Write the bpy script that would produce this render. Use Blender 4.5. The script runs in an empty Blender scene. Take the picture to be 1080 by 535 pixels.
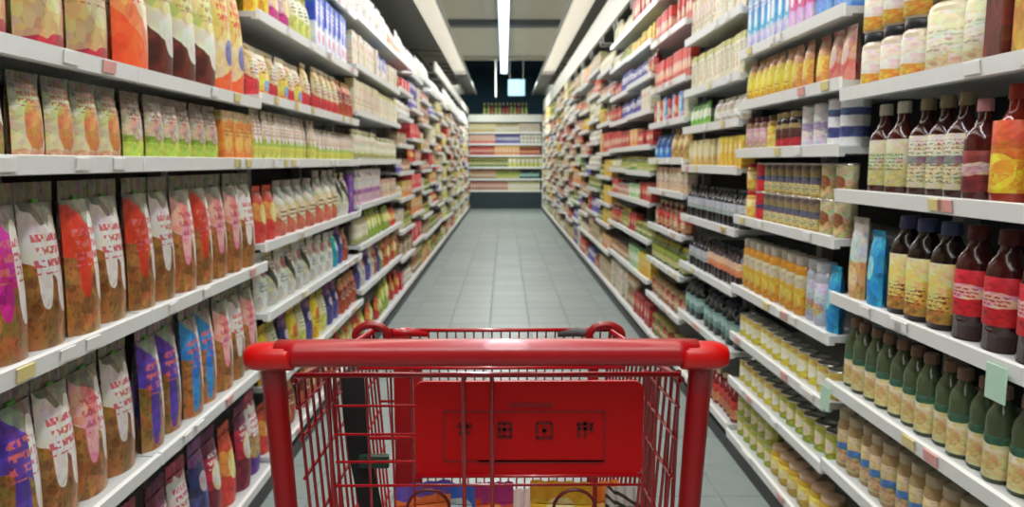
import bpy, math, random
from mathutils import Vector, Matrix
S = bpy.context.scene
COL = S.collection
R = math.radians

# ---------------------------------------------------------------- camera
CAM_H = 1.24
PITCH = math.atan(97/800); YAW = math.atan(8/800)
cam_d = bpy.data.cameras.new('camera'); cam = bpy.data.objects.new('camera', cam_d); COL.objects.link(cam)
cam_d.sensor_width = 36; cam_d.lens = 36*800/1080; cam_d.clip_start = .02; cam_d.clip_end = 200
cam.location = (0, 0, CAM_H); cam.rotation_euler = (math.pi/2-PITCH, 0, -YAW)
cam_d.dof.use_dof = True; cam_d.dof.focus_distance = 1.05; cam_d.dof.aperture_fstop = 6.5
S.camera = cam
# ---------------------------------------------------------------- world, lights, exposure
S.view_settings.view_transform = 'Standard'; S.view_settings.look = 'None'
S.view_settings.gamma = 1; S.view_settings.exposure = -0.88; S.view_settings.use_curve_mapping = False
w = bpy.data.worlds.new('world'); S.world = w; w.use_nodes = True
w.node_tree.nodes['Background'].inputs[0].default_value = (.75, .8, .85, 1)
w.node_tree.nodes['Background'].inputs[1].default_value = .5
def area(name, loc, sx, sy, power, color=(1, .97, .92), rot=(0, 0, 0)):
    l = bpy.data.lights.new(name, 'AREA'); l.shape = 'RECTANGLE'; l.size = sx; l.size_y = sy
    l.energy = power; l.color = color
    o = bpy.data.objects.new(name, l); COL.objects.link(o); o.location = loc; o.rotation_euler = rot
    return o
area('ceiling_strip_light', (0, 7.0, 3.05), .16, 19, 350, (.96, .98, 1))
area('canopy_light_left', (-.62, 7.2, 2.93), .22, 17, 85, (1, .93, .82), (0, R(-18), 0))
area('canopy_light_right', (.62, 7.2, 2.93), .22, 17, 85, (1, .93, .82), (0, R(18), 0))
area('rear_ceiling_light', (0, -1.6, 3.0), 2.6, 2.6, 120, (1, .98, .95))
area('far_aisle_fill', (0, 17.2, 3.3), 1.6, .5, 220, (.95, 1, .95), (R(28), 0, 0))  # added fill without a fixture, tilted forward to brighten the end shelving
area('back_hall_fill', (0, 23.5, 4.0), 6, 2, 170, (.75, .95, 1))  # added fill above the far end, lifts the otherwise black back wall

# ---------------------------------------------------------------- helpers
def lin(h):
    h = h.lstrip('#'); c = [int(h[i:i+2], 16)/255 for i in (0, 2, 4)]
    return tuple(x/12.92 if x <= .04045 else ((x+.055)/1.055)**2.4 for x in c)+(1,)
_m = {}
def mat(key, col, rough=.5, metal=0., spec=.5, emit=None, es=0, noise=0, nscale=40, coat=0, bump=0):
    if key in _m: return _m[key]
    m = bpy.data.materials.new(key); m.use_nodes = True; nt = m.node_tree; b = nt.nodes['Principled BSDF']
    c = lin(col) if isinstance(col, str) else col
    b.inputs['Base Color'].default_value = c; b.inputs['Roughness'].default_value = rough
    b.inputs['Metallic'].default_value = metal; b.inputs['Specular IOR Level'].default_value = spec
    b.inputs['Coat Weight'].default_value = coat
    if emit: b.inputs['Emission Color'].default_value = lin(emit); b.inputs['Emission Strength'].default_value = es
    if noise or bump:
        tc = nt.nodes.new('ShaderNodeTexCoord'); n = nt.nodes.new('ShaderNodeTexNoise'); n.inputs['Scale'].default_value = nscale
        n.inputs['Detail'].default_value = 4; nt.links.new(tc.outputs['Object'], n.inputs['Vector'])
        if noise:
            mx = nt.nodes.new('ShaderNodeMix'); mx.data_type = 'RGBA'
            mx.inputs[6].default_value = tuple(x*(1-noise) for x in c[:3])+(1,)
            mx.inputs[7].default_value = tuple(min(1, x*(1+noise)) for x in c[:3])+(1,)
            nt.links.new(n.outputs['Fac'], mx.inputs[0]); nt.links.new(mx.outputs[2], b.inputs['Base Color'])
        if bump:
            bp = nt.nodes.new('ShaderNodeBump'); bp.inputs['Strength'].default_value = bump; bp.inputs['Distance'].default_value = .002
            nt.links.new(n.outputs['Fac'], bp.inputs['Height']); nt.links.new(bp.outputs[0], b.inputs['Normal'])
    _m[key] = m; return m

def print_mat(key, bands, em=None, em2=None, text=None, speck=None, rough=.45, tilt=0., wav=.05, busy=1.):
    """printed packaging: bands [(v, colour)...] from the foot up, em = (colour,u,v,ru,rv), text = (colour,v0,v1), speck = (colour,v0,v1,scale)"""
    if key in _m: return _m[key]
    m = bpy.data.materials.new(key); m.use_nodes = True; nt = m.node_tree; b = nt.nodes['Principled BSDF']; L = nt.links
    def M(op, a, b_=None, c=None):
        n = nt.nodes.new('ShaderNodeMath'); n.operation = op
        for i, x in enumerate((a, b_, c)):
            if x is None: continue
            if isinstance(x, (int, float)): n.inputs[i].default_value = x
            else: L.new(x, n.inputs[i])
        return n.outputs[0]
    uv = nt.nodes.new('ShaderNodeUVMap'); sp = nt.nodes.new('ShaderNodeSeparateXYZ'); L.new(uv.outputs[0], sp.inputs[0])
    u, v = sp.outputs[0], sp.outputs[1]
    oi = nt.nodes.new('ShaderNodeObjectInfo')
    ns = nt.nodes.new('ShaderNodeTexNoise'); ns.inputs['Scale'].default_value = 3.2; ns.inputs['Detail'].default_value = 1
    cb = nt.nodes.new('ShaderNodeCombineXYZ'); L.new(u, cb.inputs[0]); L.new(v, cb.inputs[1]); cb.inputs[2].default_value = random.random()*9
    L.new(cb.outputs[0], ns.inputs['Vector'])
    vv = M('ADD', v, M('MULTIPLY', M('SUBTRACT', ns.outputs['Fac'], .5), wav*3))
    if tilt: vv = M('ADD', vv, M('MULTIPLY', M('SUBTRACT', u, .5), tilt))
    r = nt.nodes.new('ShaderNodeValToRGB'); r.color_ramp.interpolation = 'CONSTANT'; L.new(vv, r.inputs[0])
    e = r.color_ramp.elements
    e[0].position = 0; e[0].color = lin(bands[0][1]); e.remove(e[1])
    for p, c in bands[1:]:
        q = e.new(p); q.color = lin(c)
    cur = r.outputs[0]
    def mix(fac, c):
        nonlocal cur
        mx = nt.nodes.new('ShaderNodeMix'); mx.data_type = 'RGBA'
        L.new(fac, mx.inputs[0]); L.new(cur, mx.inputs[6]); mx.inputs[7].default_value = lin(c); cur = mx.outputs[2]
    def win(a, lo, hi): return M('MULTIPLY', M('GREATER_THAN', a, lo), M('LESS_THAN', a, hi))
    if speck:
        vo = nt.nodes.new('ShaderNodeTexVoronoi'); vo.inputs['Scale'].default_value = speck[3]
        L.new(cb.outputs[0], vo.inputs['Vector'])
        mix(M('MULTIPLY', win(vv, speck[1], speck[2]), M('LESS_THAN', vo.outputs['Distance'], .38)), speck[0])
    for x in (em, em2):
        if x:
            du = M('DIVIDE', M('SUBTRACT', u, x[1]), x[3]); dv = M('DIVIDE', M('SUBTRACT', v, x[2]), x[4])
            mix(M('LESS_THAN', M('ADD', M('POWER', M('ABSOLUTE', du), 2.4), M('POWER', M('ABSOLUTE', dv), 2.4)), 1.), x[0])
    if text:
        for k, t in enumerate(text if isinstance(text, list) else [text]):
            n2 = nt.nodes.new('ShaderNodeTexNoise'); n2.inputs['Detail'].default_value = 0; n2.inputs['Scale'].default_value = 1
            c2 = nt.nodes.new('ShaderNodeCombineXYZ'); L.new(M('MULTIPLY', u, 17), c2.inputs[0]); L.new(M('MULTIPLY', v, 30), c2.inputs[1]); c2.inputs[2].default_value = k*5+random.random()*9
            L.new(c2.outputs[0], n2.inputs['Vector'])
            ln = M('GREATER_THAN', M('FRACT', M('MULTIPLY', v, 13)), .4)
            f = M('MULTIPLY', M('MULTIPLY', win(v, t[1], t[2]), win(M('FRACT', M('MULTIPLY', u, 1)), .14, .86)), M('MULTIPLY', ln, M('GREATER_THAN', n2.outputs['Fac'], .47)))
            mix(f, t[0])
    for sc, fc in ((6, .45), (17, .5)):
        vd = nt.nodes.new('ShaderNodeTexVoronoi'); vd.inputs['Scale'].default_value = 1; c3 = nt.nodes.new('ShaderNodeCombineXYZ')
        L.new(M('MULTIPLY', u, sc*.6), c3.inputs[0]); L.new(M('MULTIPLY', v, sc), c3.inputs[1]); c3.inputs[2].default_value = random.random()*9
        L.new(c3.outputs[0], vd.inputs['Vector'])
        h3 = nt.nodes.new('ShaderNodeHueSaturation'); h3.inputs['Saturation'].default_value = .5; L.new(vd.outputs['Color'], h3.inputs['Color'])
        mx = nt.nodes.new('ShaderNodeMix'); mx.data_type = 'RGBA'; mx.blend_type = 'OVERLAY'; mx.inputs[0].default_value = fc*busy
        L.new(cur, mx.inputs[6]); L.new(h3.outputs[0], mx.inputs[7]); cur = mx.outputs[2]
    hs = nt.nodes.new('ShaderNodeHueSaturation'); L.new(cur, hs.inputs['Color'])
    L.new(M('ADD', M('MULTIPLY', oi.outputs['Random'], .2), .8), hs.inputs['Value']); hs.inputs['Saturation'].default_value = .98
    L.new(hs.outputs[0], b.inputs['Base Color'])
    b.inputs['Roughness'].default_value = rough
    _m[key] = m; return m

class MB:
    def __init__(s): s.v = []; s.f = []; s.mi = []; s.uv = []; s.sm = []
    def add(s, vs, fs, mi=0, uvs=None, smooth=False, mx=None):
        o = len(s.v)
        s.v += [tuple(mx @ Vector(p)) for p in vs] if mx is not None else [tuple(p) for p in vs]
        for k, f in enumerate(fs):
            s.f.append([o+i for i in f]); s.mi.append(mi if isinstance(mi, int) else mi[k]); s.sm.append(smooth)
            s.uv.append([uvs[i] for i in f] if uvs else [(.5, .5)]*len(f))
        return s
    def box(s, x0, x1, y0, y1, z0, z1, mi=0, ch=0.):
        X0, X1 = min(x0, x1), max(x0, x1); Y0, Y1 = min(y0, y1), max(y0, y1)
        if ch:
            pr = [(X0+ch, Y0), (X1-ch, Y0), (X1, Y0+ch), (X1, Y1-ch), (X1-ch, Y1), (X0+ch, Y1), (X0, Y1-ch), (X0, Y0+ch)]
        else: pr = [(X0, Y0), (X1, Y0), (X1, Y1), (X0, Y1)]
        n = len(pr); vs = [(a, b, z0) for a, b in pr]+[(a, b, z1) for a, b in pr]
        uvs = [((a-X0)/(X1-X0+1e-9), 0.) for a, b in pr]+[((a-X0)/(X1-X0+1e-9), 1.) for a, b in pr]
        fs = [[i, (i+1) % n, n+(i+1) % n, n+i] for i in range(n)]+[list(range(n))[::-1], list(range(n, 2*n))]
        return s.add(vs, fs, mi, uvs)
    def lathe(s, prof, n=12, mi=0, c=(0, 0, 0), h=None, smooth=True, uvr=(0, 1), closed=True):
        """prof [(r,z)...] bottom to top, u wraps twice round"""
        H = h or (prof[-1][1]-prof[0][1]) or 1; z0 = prof[0][1]
        vs = []; uvs = []
        for r, z in prof:
            for k in range(n+1):
                a = 2*math.pi*k/n
                vs.append((c[0]+r*math.cos(a), c[1]+r*math.sin(a), c[2]+z)); uvs.append(((k/n*2) % 1.0001, uvr[0]+(z-z0)/H*(uvr[1]-uvr[0])))
        fs = []
        for i in range(len(prof)-1):
            for k in range(n):
                a = i*(n+1)+k; fs.append([a, a+1, a+n+2, a+n+1])
        s.add(vs, fs, mi, uvs, smooth)
        if closed:
            s.add(vs[:n], [list(range(n))[::-1]], mi, uvs[:n]); o = (len(prof)-1)*(n+1)
            s.add(vs[o:o+n], [list(range(n))], mi, uvs[o:o+n])
        return s
    def tube(s, pts, r, n=6, mi=0, closed=False, cap=True):
        P = [Vector(p) for p in pts]; N = len(P); rings = []
        up = None
        for i in range(N):
            if closed: t = P[(i+1) % N]-P[i-1]
            else: t = P[min(i+1, N-1)]-P[max(i-1, 0)]
            t.normalize()
            if up is None: up = Vector((0, 0, 1)) if abs(t.z) < .9 else Vector((1, 0, 0))
            a = t.cross(up).normalized(); b = a.cross(t).normalized(); up = b
            rr = r[i] if isinstance(r, (list, tuple)) else r
            rings.append([P[i]+a*math.cos(2*math.pi*k/n)*rr+b*math.sin(2*math.pi*k/n)*rr for k in range(n)])
        vs = [p for q in rings for p in q]; fs = []
        for i in range(N if closed else N-1):
            j = (i+1) % N
            for k in range(n): fs.append([i*n+k, i*n+(k+1) % n, j*n+(k+1) % n, j*n+k])
        if not closed and cap: fs += [list(range(n)), [(N-1)*n+k for k in range(n)][::-1]]
        return s.add(vs, fs, mi, None, True)
    def join(s, o, mx, remap):
        b = len(s.v); s.v += [tuple(mx @ Vector(p)) for p in o.v]
        s.f += [[b+i for i in f] for f in o.f]; s.mi += [remap[i] for i in o.mi]; s.uv += o.uv; s.sm += o.sm
    def mesh(s, name, mats):
        me = bpy.data.meshes.new(name); me.from_pydata(s.v, [], s.f)
        for m in mats: me.materials.append(m)
        me.polygons.foreach_set('material_index', s.mi); me.polygons.foreach_set('use_smooth', s.sm)
        ul = me.uv_layers.new(name='UVMap')
        ul.data.foreach_set('uv', [c for f in s.uv for p in f for c in p]); me.update()
        return me
    def build(s, name, mats, parent=None, loc=None):
        if not isinstance(mats, (list, tuple)): mats = [mats]
        return link(name, s.mesh(name, mats), parent, loc)
def link(name, data, parent=None, loc=None, rot=None):
    o = bpy.data.objects.new(name, data); COL.objects.link(o)
    if parent: o.parent = parent
    if loc is not None: o.location = loc
    if rot is not None: o.rotation_euler = rot
    return o
def tag(o, label=None, cat=None, group=None, kind=None):
    for k, v in (('label', label), ('category', cat), ('group', group), ('kind', kind)):
        if v: o[k] = v
    return o
def project(X, Y, Z):
    F = (math.sin(YAW)*math.cos(PITCH), math.cos(YAW)*math.cos(PITCH), -math.sin(PITCH)); Rv = (math.cos(YAW), -math.sin(YAW), 0)
    U = (math.sin(YAW)*math.sin(PITCH), math.cos(YAW)*math.sin(PITCH), math.cos(PITCH)); v = (X, Y, Z-CAM_H)
    d = sum(a*b for a, b in zip(v, F))
    if d < .05: return None
    return 540+800*sum(a*b for a, b in zip(v, Rv))/d, 267.5-800*sum(a*b for a, b in zip(v, U))/d

# ---------------------------------------------------------------- structure
M_white = mat('shelf_enamel', '#eef0ee', .35, noise=.04, nscale=9)
M_board = mat('shelf_board', '#c9ccca', .5, noise=.06, nscale=12)
M_rail = mat('price_rail_plastic', '#f4f5f3', .25, noise=.03, nscale=20)
M_kick = mat('kick_plate_black', '#15191c', .45, noise=.15)
M_back = mat('back_panel_navy', '#2a3644', .6, noise=.15, nscale=6)
M_backL = mat('back_panel_dark', '#2c2a2c', .6, noise=.15, nscale=6)
M_up = mat('upright_steel', '#b9bcb8', .45, noise=.05)
M_ceil = mat('ceiling_board', '#bab9aa', .8, noise=.07, nscale=3)
M_ceild = mat('ceiling_dark_paint', '#2a4450', .9, noise=.2, nscale=2)
M_wall = mat('wall_paint', '#2f4854', .9, noise=.1, nscale=2)
M_grout = mat('floor_joint', '#757d7b', .8, noise=.1, nscale=20)
M_tile = mat('floor_tile_grey', '#8f9996', .36, noise=.12, nscale=11, bump=.15)
M_tile2 = mat('floor_tile_grey_dull', '#8a9491', .4, noise=.14, nscale=13, bump=.15)
M_alu = mat('canopy_sheet_grey', '#8f918b', .55, noise=.06, nscale=8)
M_lit = mat('canopy_diffuser_lit', '#e0dece', .4, emit='#fff6e4', es=1.25, noise=.04, nscale=60)
M_lit2 = mat('canopy_diffuser_rib', '#9c9a8c', .4, emit='#fff0d8', es=.5)
M_tube = mat('fluorescent_tube', '#ffffff', .3, emit='#cfe4ff', es=4.5)
M_fix = mat('light_housing', '#dfe3e4', .4)

b = MB().box(-9, 9, -4, 27, -.06, -.004); fl = tag(b.build('floor', M_grout), kind='structure')
tm = {}
def tile_mesh(sz, k):
    if (sz, k) not in tm:
        q = MB(); c = .004; h = sz/2-.0011
        vs = [(-h, -h, -.004), (h, -h, -.004), (h, h, -.004), (-h, h, -.004), (-h+c, -h+c, 0), (h-c, -h+c, 0), (h-c, h-c, 0), (-h+c, h-c, 0)]
        q.add(vs, [[0, 1, 5, 4], [1, 2, 6, 5], [2, 3, 7, 6], [3, 0, 4, 7], [4, 5, 6, 7]])
        tm[(sz, k)] = q.mesh('tile', [M_tile if k else M_tile2])
    return tm[(sz, k)]
TS = .305; rnd = random.Random(4)
tl = []
for j in range(-3, 66):
    for i in range(-4, 5):
        x, y = .04+i*TS, j*TS+.1
        if abs(x-.04) > 1.3: continue
        p = project(x, y, 0)
        vis = p and 380 < p[0] < 860 and p[1] < 560
        tl.append((0 if vis else 1, y, x))
tl.sort()
rest = MB(); hh = TS/2-.0018
for n, (q, y, x) in enumerate(tl):
    if n < 300 and q == 0: link('tile', tile_mesh(TS, rnd.random() < .55), fl, (x, y, rnd.uniform(-.0005, .0004)))
    else: rest.add([(x-hh, y-hh, -.001), (x+hh, y-hh, -.001), (x+hh, y+hh, -.001), (x-hh, y+hh, -.001)], [[0, 1, 2, 3]])
tag(rest.build('tile_field', M_tile, fl), kind='stuff')

# ceiling: near lowered boards, a drop beam, dark open part beyond
ce = MB()
ce.box(-9, 9, -4, 10.85, 3.2, 3.28); tag(ce.build('ceiling', M_ceil), kind='structure')
tag(MB().box(-9, 9, 11.05, 14.6, 3.215, 3.29).build('ceiling_panel', mat('ceiling_board_far', '#c2c1b2', .8, noise=.07, nscale=3)), kind='structure')
tag(MB().box(-9, 9, 10.85, 11.05, 3.12, 3.32, ch=.02).build('trim_1', mat('ceiling_beam', '#5d6467', .7)), kind='structure')
tag(MB().box(-9, 9, 14.6, 14.68, 3.14, 4.3).build('trim_2', M_ceil), kind='structure')
tag(MB().box(-9, 9, 14.68, 27, 4.2, 4.3).build('ceiling_dark', M_ceild), kind='structure')
tag(MB().box(-9, 9, 26.9, 27, 0, 4.2).build('wall_back', M_wall), kind='structure')
tag(MB().box(-9.1, -9, -4, 27, 0, 4.2).build('wall_left', M_wall), kind='structure')
tag(MB().box(9, 9.1, -4, 27, 0, 4.2).build('wall_right', M_wall), kind='structure')
tag(MB().box(-9, 9, -4.1, -4, 0, 4.2).build('wall_front', mat('wall_pale', '#b8b8b0', .8)), kind='structure')

# central fluorescent strip: one run of linked fixtures
fx = tag(link('strip_light', None, None, (-.005, 0, 0)), 'long bright fluorescent strip light running down the middle of the ceiling', 'light')
k = 0; y = -1.6
while y < 15.6:
    h = MB().box(-.07, .07, y, y+1.46, 3.12, 3.155, ch=.006).box(-.012, .012, y+.7, y+.74, 3.155, 3.2 if y < 14 else 4.2).build('housing', M_fix, fx)
    MB().box(-.065, .065, y+.01, y+1.45, 3.085, 3.119, ch=.01).build('diffuser', M_tube, h)
    y += 1.5

# lit canopies over each shelving run
for sd, nm in ((-1, 'left'), (1, 'right')):
    c = tag(link('light_canopy', None, None, (sd*.9, 6, 2.95)), f'pale ribbed lit canopy running above the {nm} shelves', 'canopy')
    def P(mb, name, m): return mb.build(name, m, c, (-sd*.9, -6, -2.95))
    y = -1.5
    while y < 14.6:
        q = P(MB().box(sd*.73, sd*.965, y, y+1.19, 2.95, 2.975), 'diffuser_panel', M_lit)
        rb = MB()
        for i in range(6): rb.box(sd*(.75+i*.036), sd*(.756+i*.036), y, y+1.19, 2.944, 2.95)
        rb.build('rib', M_lit2, q)
        y += 1.2
    P(MB().box(sd*.73, sd*.965, 14.7, 20, 2.95, 2.975), 'unlit_panel', mat('canopy_unlit', '#45494a', .5))
    P(MB().box(sd*.712, sd*.73, -1.5, 20, 2.935, 3.0).box(sd*.965, sd*.98, -1.5, 20, 2.935, 3.0), 'edge_trim', M_alu)
    y = -1.5
    while y < 11.9:
        P(MB().box(sd*.98, sd*1.6, y, y+1.19, 2.955, 2.97), 'soffit_panel', M_alu); y += 1.2
    y = 12.1
    while y < 20:
        P(MB().box(sd*.98, sd*1.35, y, y+.09, 2.93, 2.97), 'bracket', mat('bracket_pale', '#a9aaa0', .5)); y += .62
    P(MB().box(sd*1.35, sd*1.6, 12, 20, 2.94, 2.97), 'soffit_edge', M_alu)
    for y in (0., 3.6, 7.2, 10.2, 13.2): P(MB().tube([(sd*1.2, y+.1, 2.97), (sd*1.2, y+.1, 3.2)], .012), 'hanger', M_alu)

# ---------------------------------------------------------------- product catalogue
ST = {}
def style(key, kind, label, w, h, d, **kw): ST[key] = dict(key=key, kind=kind, label=label, w=w, h=h, d=d, **kw)
B, X, T, J, C, K = 'snack_bag', 'carton', 'bottle', 'jar', 'can', 'packet'
def pm(k, *a, **kw): return (k, a, kw)
# bags
style('tanred', B, 'tan snack bag edged red', .165, .36, .09, m=pm('tanred', [(0, '#b8283a'), (.07, '#caa06a'), (.86, '#d0452f')], em=('#d9b98a', .5, .55, .36, .36), text=('#8b5a33', .3, .75)))
style('orangebag', B, 'bright orange snack bag', .165, .36, .09, m=pm('orangebag', [(0, '#f2571e'), (.2, '#ea8a4a'), (.34, '#ead0a4'), (.85, '#ef7a3a')], em=('#f0e6c8', .6, .6, .3, .22), tilt=.35, text=('#c9502a', .4, .85)))
style('choc', B, 'brown and cream cookie bag', .15, .36, .09, m=pm('choc', [(0, '#5e2a1c'), (.2, '#e0d4b4'), (.34, '#cbbd78'), (.9, '#7a3d28')], em=('#e0d6b8', .6, .3, .3, .14), tilt=.3, text=('#9a7742', .5, .85)))
style('orangecream', B, 'orange bag with cream top', .13, .36, .08, m=pm('orangecream', [(0, '#f0602e'), (.2, '#e9cf93'), (.5, '#e3b86f'), (.88, '#ef8040')], em=('#7c7fb8', .5, .33, .22, .1), tilt=-.2, text=('#d8542c', .55, .85)))
style('oliv', K, 'cream packet with olive foot', .1, .17, .05, m=pm('oliv', [(0, '#a08a3a'), (.35, '#8a5a3a'), (.45, '#e3d6c6'), (.75, '#a9a493')], em=('#efe6dc', .5, .6, .35, .2), text=('#a15858', .5, .9), tilt=.3))
style('apricot', K, 'pale packet with apricot picture', .1, .17, .05, m=pm('apricot', [(0, '#d5a07a'), (.12, '#dccf9e'), (.6, '#b5a888'), (.8, '#998f80')], em=('#d98a48', .5, .4, .3, .28), text=('#a85a42', .6, .9)))
style('limep', K, 'beige packet with lime foot', .092, .17, .05, m=pm('limep', [(0, '#b4cc4e'), (.28, '#8fa13c'), (.38, '#d9bba2'), (.72, '#8f8674')], em=('#c99c90', .5, .5, .33, .2), text=('#7a5148', .6, .9), wav=.08))
style('orangep', X, 'plain orange box', .1, .165, .06, m=pm('orangep', [(0, '#dd7e22'), (.8, '#c9a878')], em=('#e8a347', .5, .4, .35, .25), text=('#a65a18', .5, .75)))
for k, c1, lb in (('nutmagenta', '#c8208c', 'magenta ribboned nut bag'), ('nutpink', '#ef9a98', 'pink ribboned nut bag'), ('nutred', '#d2371c', 'red ribboned nut bag'), ('nutwhite', '#e9e0d8', 'white ribboned nut bag'), ('nutpurple', '#5a3a9c', 'purple ribboned nut bag'), ('nutblue', '#2f7fd0', 'blue ribboned nut bag')):
    style(k, B, lb, .125, .34, .07, m=pm(k, [(0, '#9c6834'), (.42, c1), (.54, c1), (.74, '#938a80'), (.88, '#80766c')], em=('#f3ece2', .74, .5, .2, .3), em2=(c1, .3, .3 if k in ('nutpurple', 'nutblue') else .5, .14, .26), speck=('#85572a', 0, .42, 22), text=('#d4626a', .45, .7), tilt=.25, rough=.28), dot='#59a834')
style('darkredbag', B, 'dark red snack bag', .12, .3, .07, m=pm('darkredbag', [(0, '#7a1f30'), (.4, '#b8203a'), (.7, '#6a2b4a')], em=('#e2cdb8', .5, .5, .3, .15), text=('#f0d8c0', .6, .8)))
style('whitepurplebag', B, 'white bag with purple foot', .12, .3, .07, m=pm('wpb', [(0, '#5b2f8c'), (.2, '#b58a5c'), (.5, '#e9dfd6'), (.85, '#b94a5a')], text=('#c04a5c', .5, .8), speck=('#8c6438', .2, .5, 20)))
style('yellowbag', B, 'yellow snack bag', .12, .27, .07, m=pm('yellowbag', [(0, '#e8b91c'), (.5, '#f2d830'), (.85, '#d9a52c')], em=('#d35530', .5, .55, .3, .12), text=('#8a3f1c', .3, .5)))
style('pinkbag', B, 'magenta pink snack bag', .12, .27, .07, m=pm('pinkbag', [(0, '#b83a80'), (.35, '#e3b0b6'), (.6, '#d86a9a')], em=('#f1d7a2', .5, .5, .3, .2), text=('#8c1c5c', .6, .85)))
style('limebag', B, 'pale lime snack bag', .11, .27, .07, m=pm('limebag', [(0, '#cdd06a'), (.45, '#e6e0b6'), (.8, '#b5b75c')], em=('#f0ead0', .5, .6, .3, .15), text=('#5c7a2c', .5, .75)))
style('bluewhite', X, 'tall blue and white box', .1, .29, .06, m=pm('bluewhite', [(0, '#dfe4f2'), (.25, '#e9ecf6'), (.45, '#2d4fc4'), (.8, '#4a6ad8')], em=('#e8edf8', .35, .55, .12, .4), em2=('#e36a8a', .65, .25, .2, .1), text=('#ffffff', .6, .85), wav=.1))
style('creambag', B, 'cream bag with red foot', .12, .23, .07, m=pm('creambag', [(0, '#b83038'), (.3, '#dfc491'), (.65, '#c49a5a'), (.9, '#e6d6ac')], em=('#e9d9b2', .5, .55, .3, .2), text=('#7a4a22', .4, .7), tilt=.2))
style('goldbag', B, 'golden bag with orange foot', .12, .23, .07, m=pm('goldbag', [(0, '#e38a2e'), (.25, '#e8c24c'), (.6, '#ecdcb0')], em=('#7c9cc0', .5, .25, .25, .12), text=('#97402a', .5, .8), tilt=-.3))
style('limestick', K, 'slim beige packet with lime foot', .052, .19, .04, m=pm('limestick', [(0, '#b9c65a'), (.3, '#a3a850'), (.45, '#dccbb0'), (.8, '#b0a28c')], em=('#e8dfc8', .5, .55, .3, .2), text=('#b07060', .5, .85)))
style('greyhead', B, 'clear topped bag of bread', .13, .27, .08, m=pm('greyhead', [(0, '#c0644a'), (.2, '#d9c29a'), (.5, '#e2d3b2'), (.62, '#8b8a80'), (.85, '#9c978a')], em=('#efe3c6', .5, .38, .35, .14), text=('#6a4a30', .25, .5), tilt=.3))
style('darkstripe', B, 'cream bag with dark stripe', .11, .25, .08, m=pm('darkstripe', [(0, '#cfc6b4'), (.3, '#3c4038'), (.55, '#d8cfbc'), (.8, '#c9b58c')], text=('#66503a', .6, .85), tilt=.6))
style('purplebox', X, 'solid purple box', .15, .25, .1, m=pm('purplebox', [(0, '#5a1a80'), (.85, '#6e2c94')], em=('#7a3ca8', .5, .5, .3, .2), text=('#c9a0dc', .45, .55)))
style('lilacbox', X, 'pale lilac striped box', .09, .25, .06, m=pm('lilacbox', [(0, '#c0a0b0'), (.3, '#a86a9c'), (.45, '#d9cbc0'), (.8, '#bba8b0')], text=('#86506e', .5, .8)))
style('tealbag', B, 'teal snack bag', .11, .23, .07, m=pm('tealbag', [(0, '#1c93a4'), (.6, '#2aa7b4'), (.85, '#d0e0dc')], em=('#bfe4e4', .5, .6, .2, .15)))
style('navybag', B, 'dark purple blue bag', .11, .24, .07, m=pm('navybag', [(0, '#54498c'), (.5, '#33305c'), (.8, '#7a4a7c')], em=('#b8a0c0', .5, .6, .25, .1)))
style('whitebag', B, 'white and grey bag', .12, .24, .07, m=pm('whitebag', [(0, '#d6d3c8'), (.4, '#b9b7ac'), (.6, '#e3e0d4')], em=('#8a5a50', .5, .7, .25, .12), text=('#5e5c54', .3, .5), tilt=.3))
style('rustbag', B, 'rust brown snack bag', .11, .23, .07, m=pm('rustbag', [(0, '#b04a28'), (.4, '#7c3322'), (.7, '#c98a5c')], text=('#f0c890', .4, .6)))
style('redbag', B, 'red and orange snack bag', .11, .21, .07, m=pm('redbag', [(0, '#c83a30'), (.4, '#e0843c'), (.7, '#cc4834')], em=('#ecd27c', .5, .5, .28, .18)))
style('greenbag', B, 'yellow green snack bag', .11, .21, .07, m=pm('greenbag', [(0, '#8aa03c'), (.4, '#c8c050'), (.75, '#7c8c34')], em=('#efe8b0', .5, .5, .3, .2)))
style('whitepack', B, 'large puffy white bag', .2, .34, .14, m=pm('whitepack', [(0, '#efeee8'), (.4, '#f7f6f0'), (.8, '#eceae4')], em=('#dfe6e0', .5, .5, .25, .2), text=('#b9c4c0', .3, .6)))
style('pinkpack', B, 'large puffy salmon bag', .2, .34, .14, m=pm('pinkpack', [(0, '#e8a48c'), (.4, '#f0c2b0'), (.8, '#e9d9d0')], em=('#f4e6dc', .5, .55, .3, .15)))
style('redtray', X, 'red display tray pack', .16, .13, .13, m=pm('redtray', [(0, '#d22c34'), (.7, '#e8545a')], em=('#f3b0a8', .5, .5, .3, .2)))
# boxes/cartons and others on the right
style('yellowgreen', X, 'tall olive yellow box', .12, .3, .08, m=pm('yellowgreen', [(0, '#b58c3c'), (.3, '#c9b04a'), (.7, '#9c7a3c')], em=('#e0cf74', .5, .5, .3, .3), text=('#7a4c28', .35, .65)))
style('brownbox', X, 'narrow brown box', .06, .3, .08, m=pm('brownbox', [(0, '#6a2d20'), (.6, '#7c3a26')], text=('#c99a70', .4, .6)))
style('bluetall', X, 'tall pale blue carton', .062, .24, .06, m=pm('bluetall', [(0, '#b9b4dc'), (.3, '#4f9cd8'), (.65, '#93b8dc'), (.85, '#5c7cb8')], em=('#e8f0f6', .5, .5, .25, .15), text=('#ffffff', .6, .8)))
style('pinktall', X, 'tall pink carton', .062, .24, .06, m=pm('pinktall', [(0, '#c9a0cc'), (.3, '#d2508c'), (.6, '#b9a0cc')], em=('#f0d8e6', .5, .5, .25, .15)))
style('creamtall', X, 'tall cream carton', .062, .22, .06, m=pm('creamtall', [(0, '#d9cba8'), (.3, '#e9e0c4'), (.7, '#d8b89c')], em=('#d69a86', .5, .55, .22, .2), text=('#8a6a50', .25, .45)))
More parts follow.
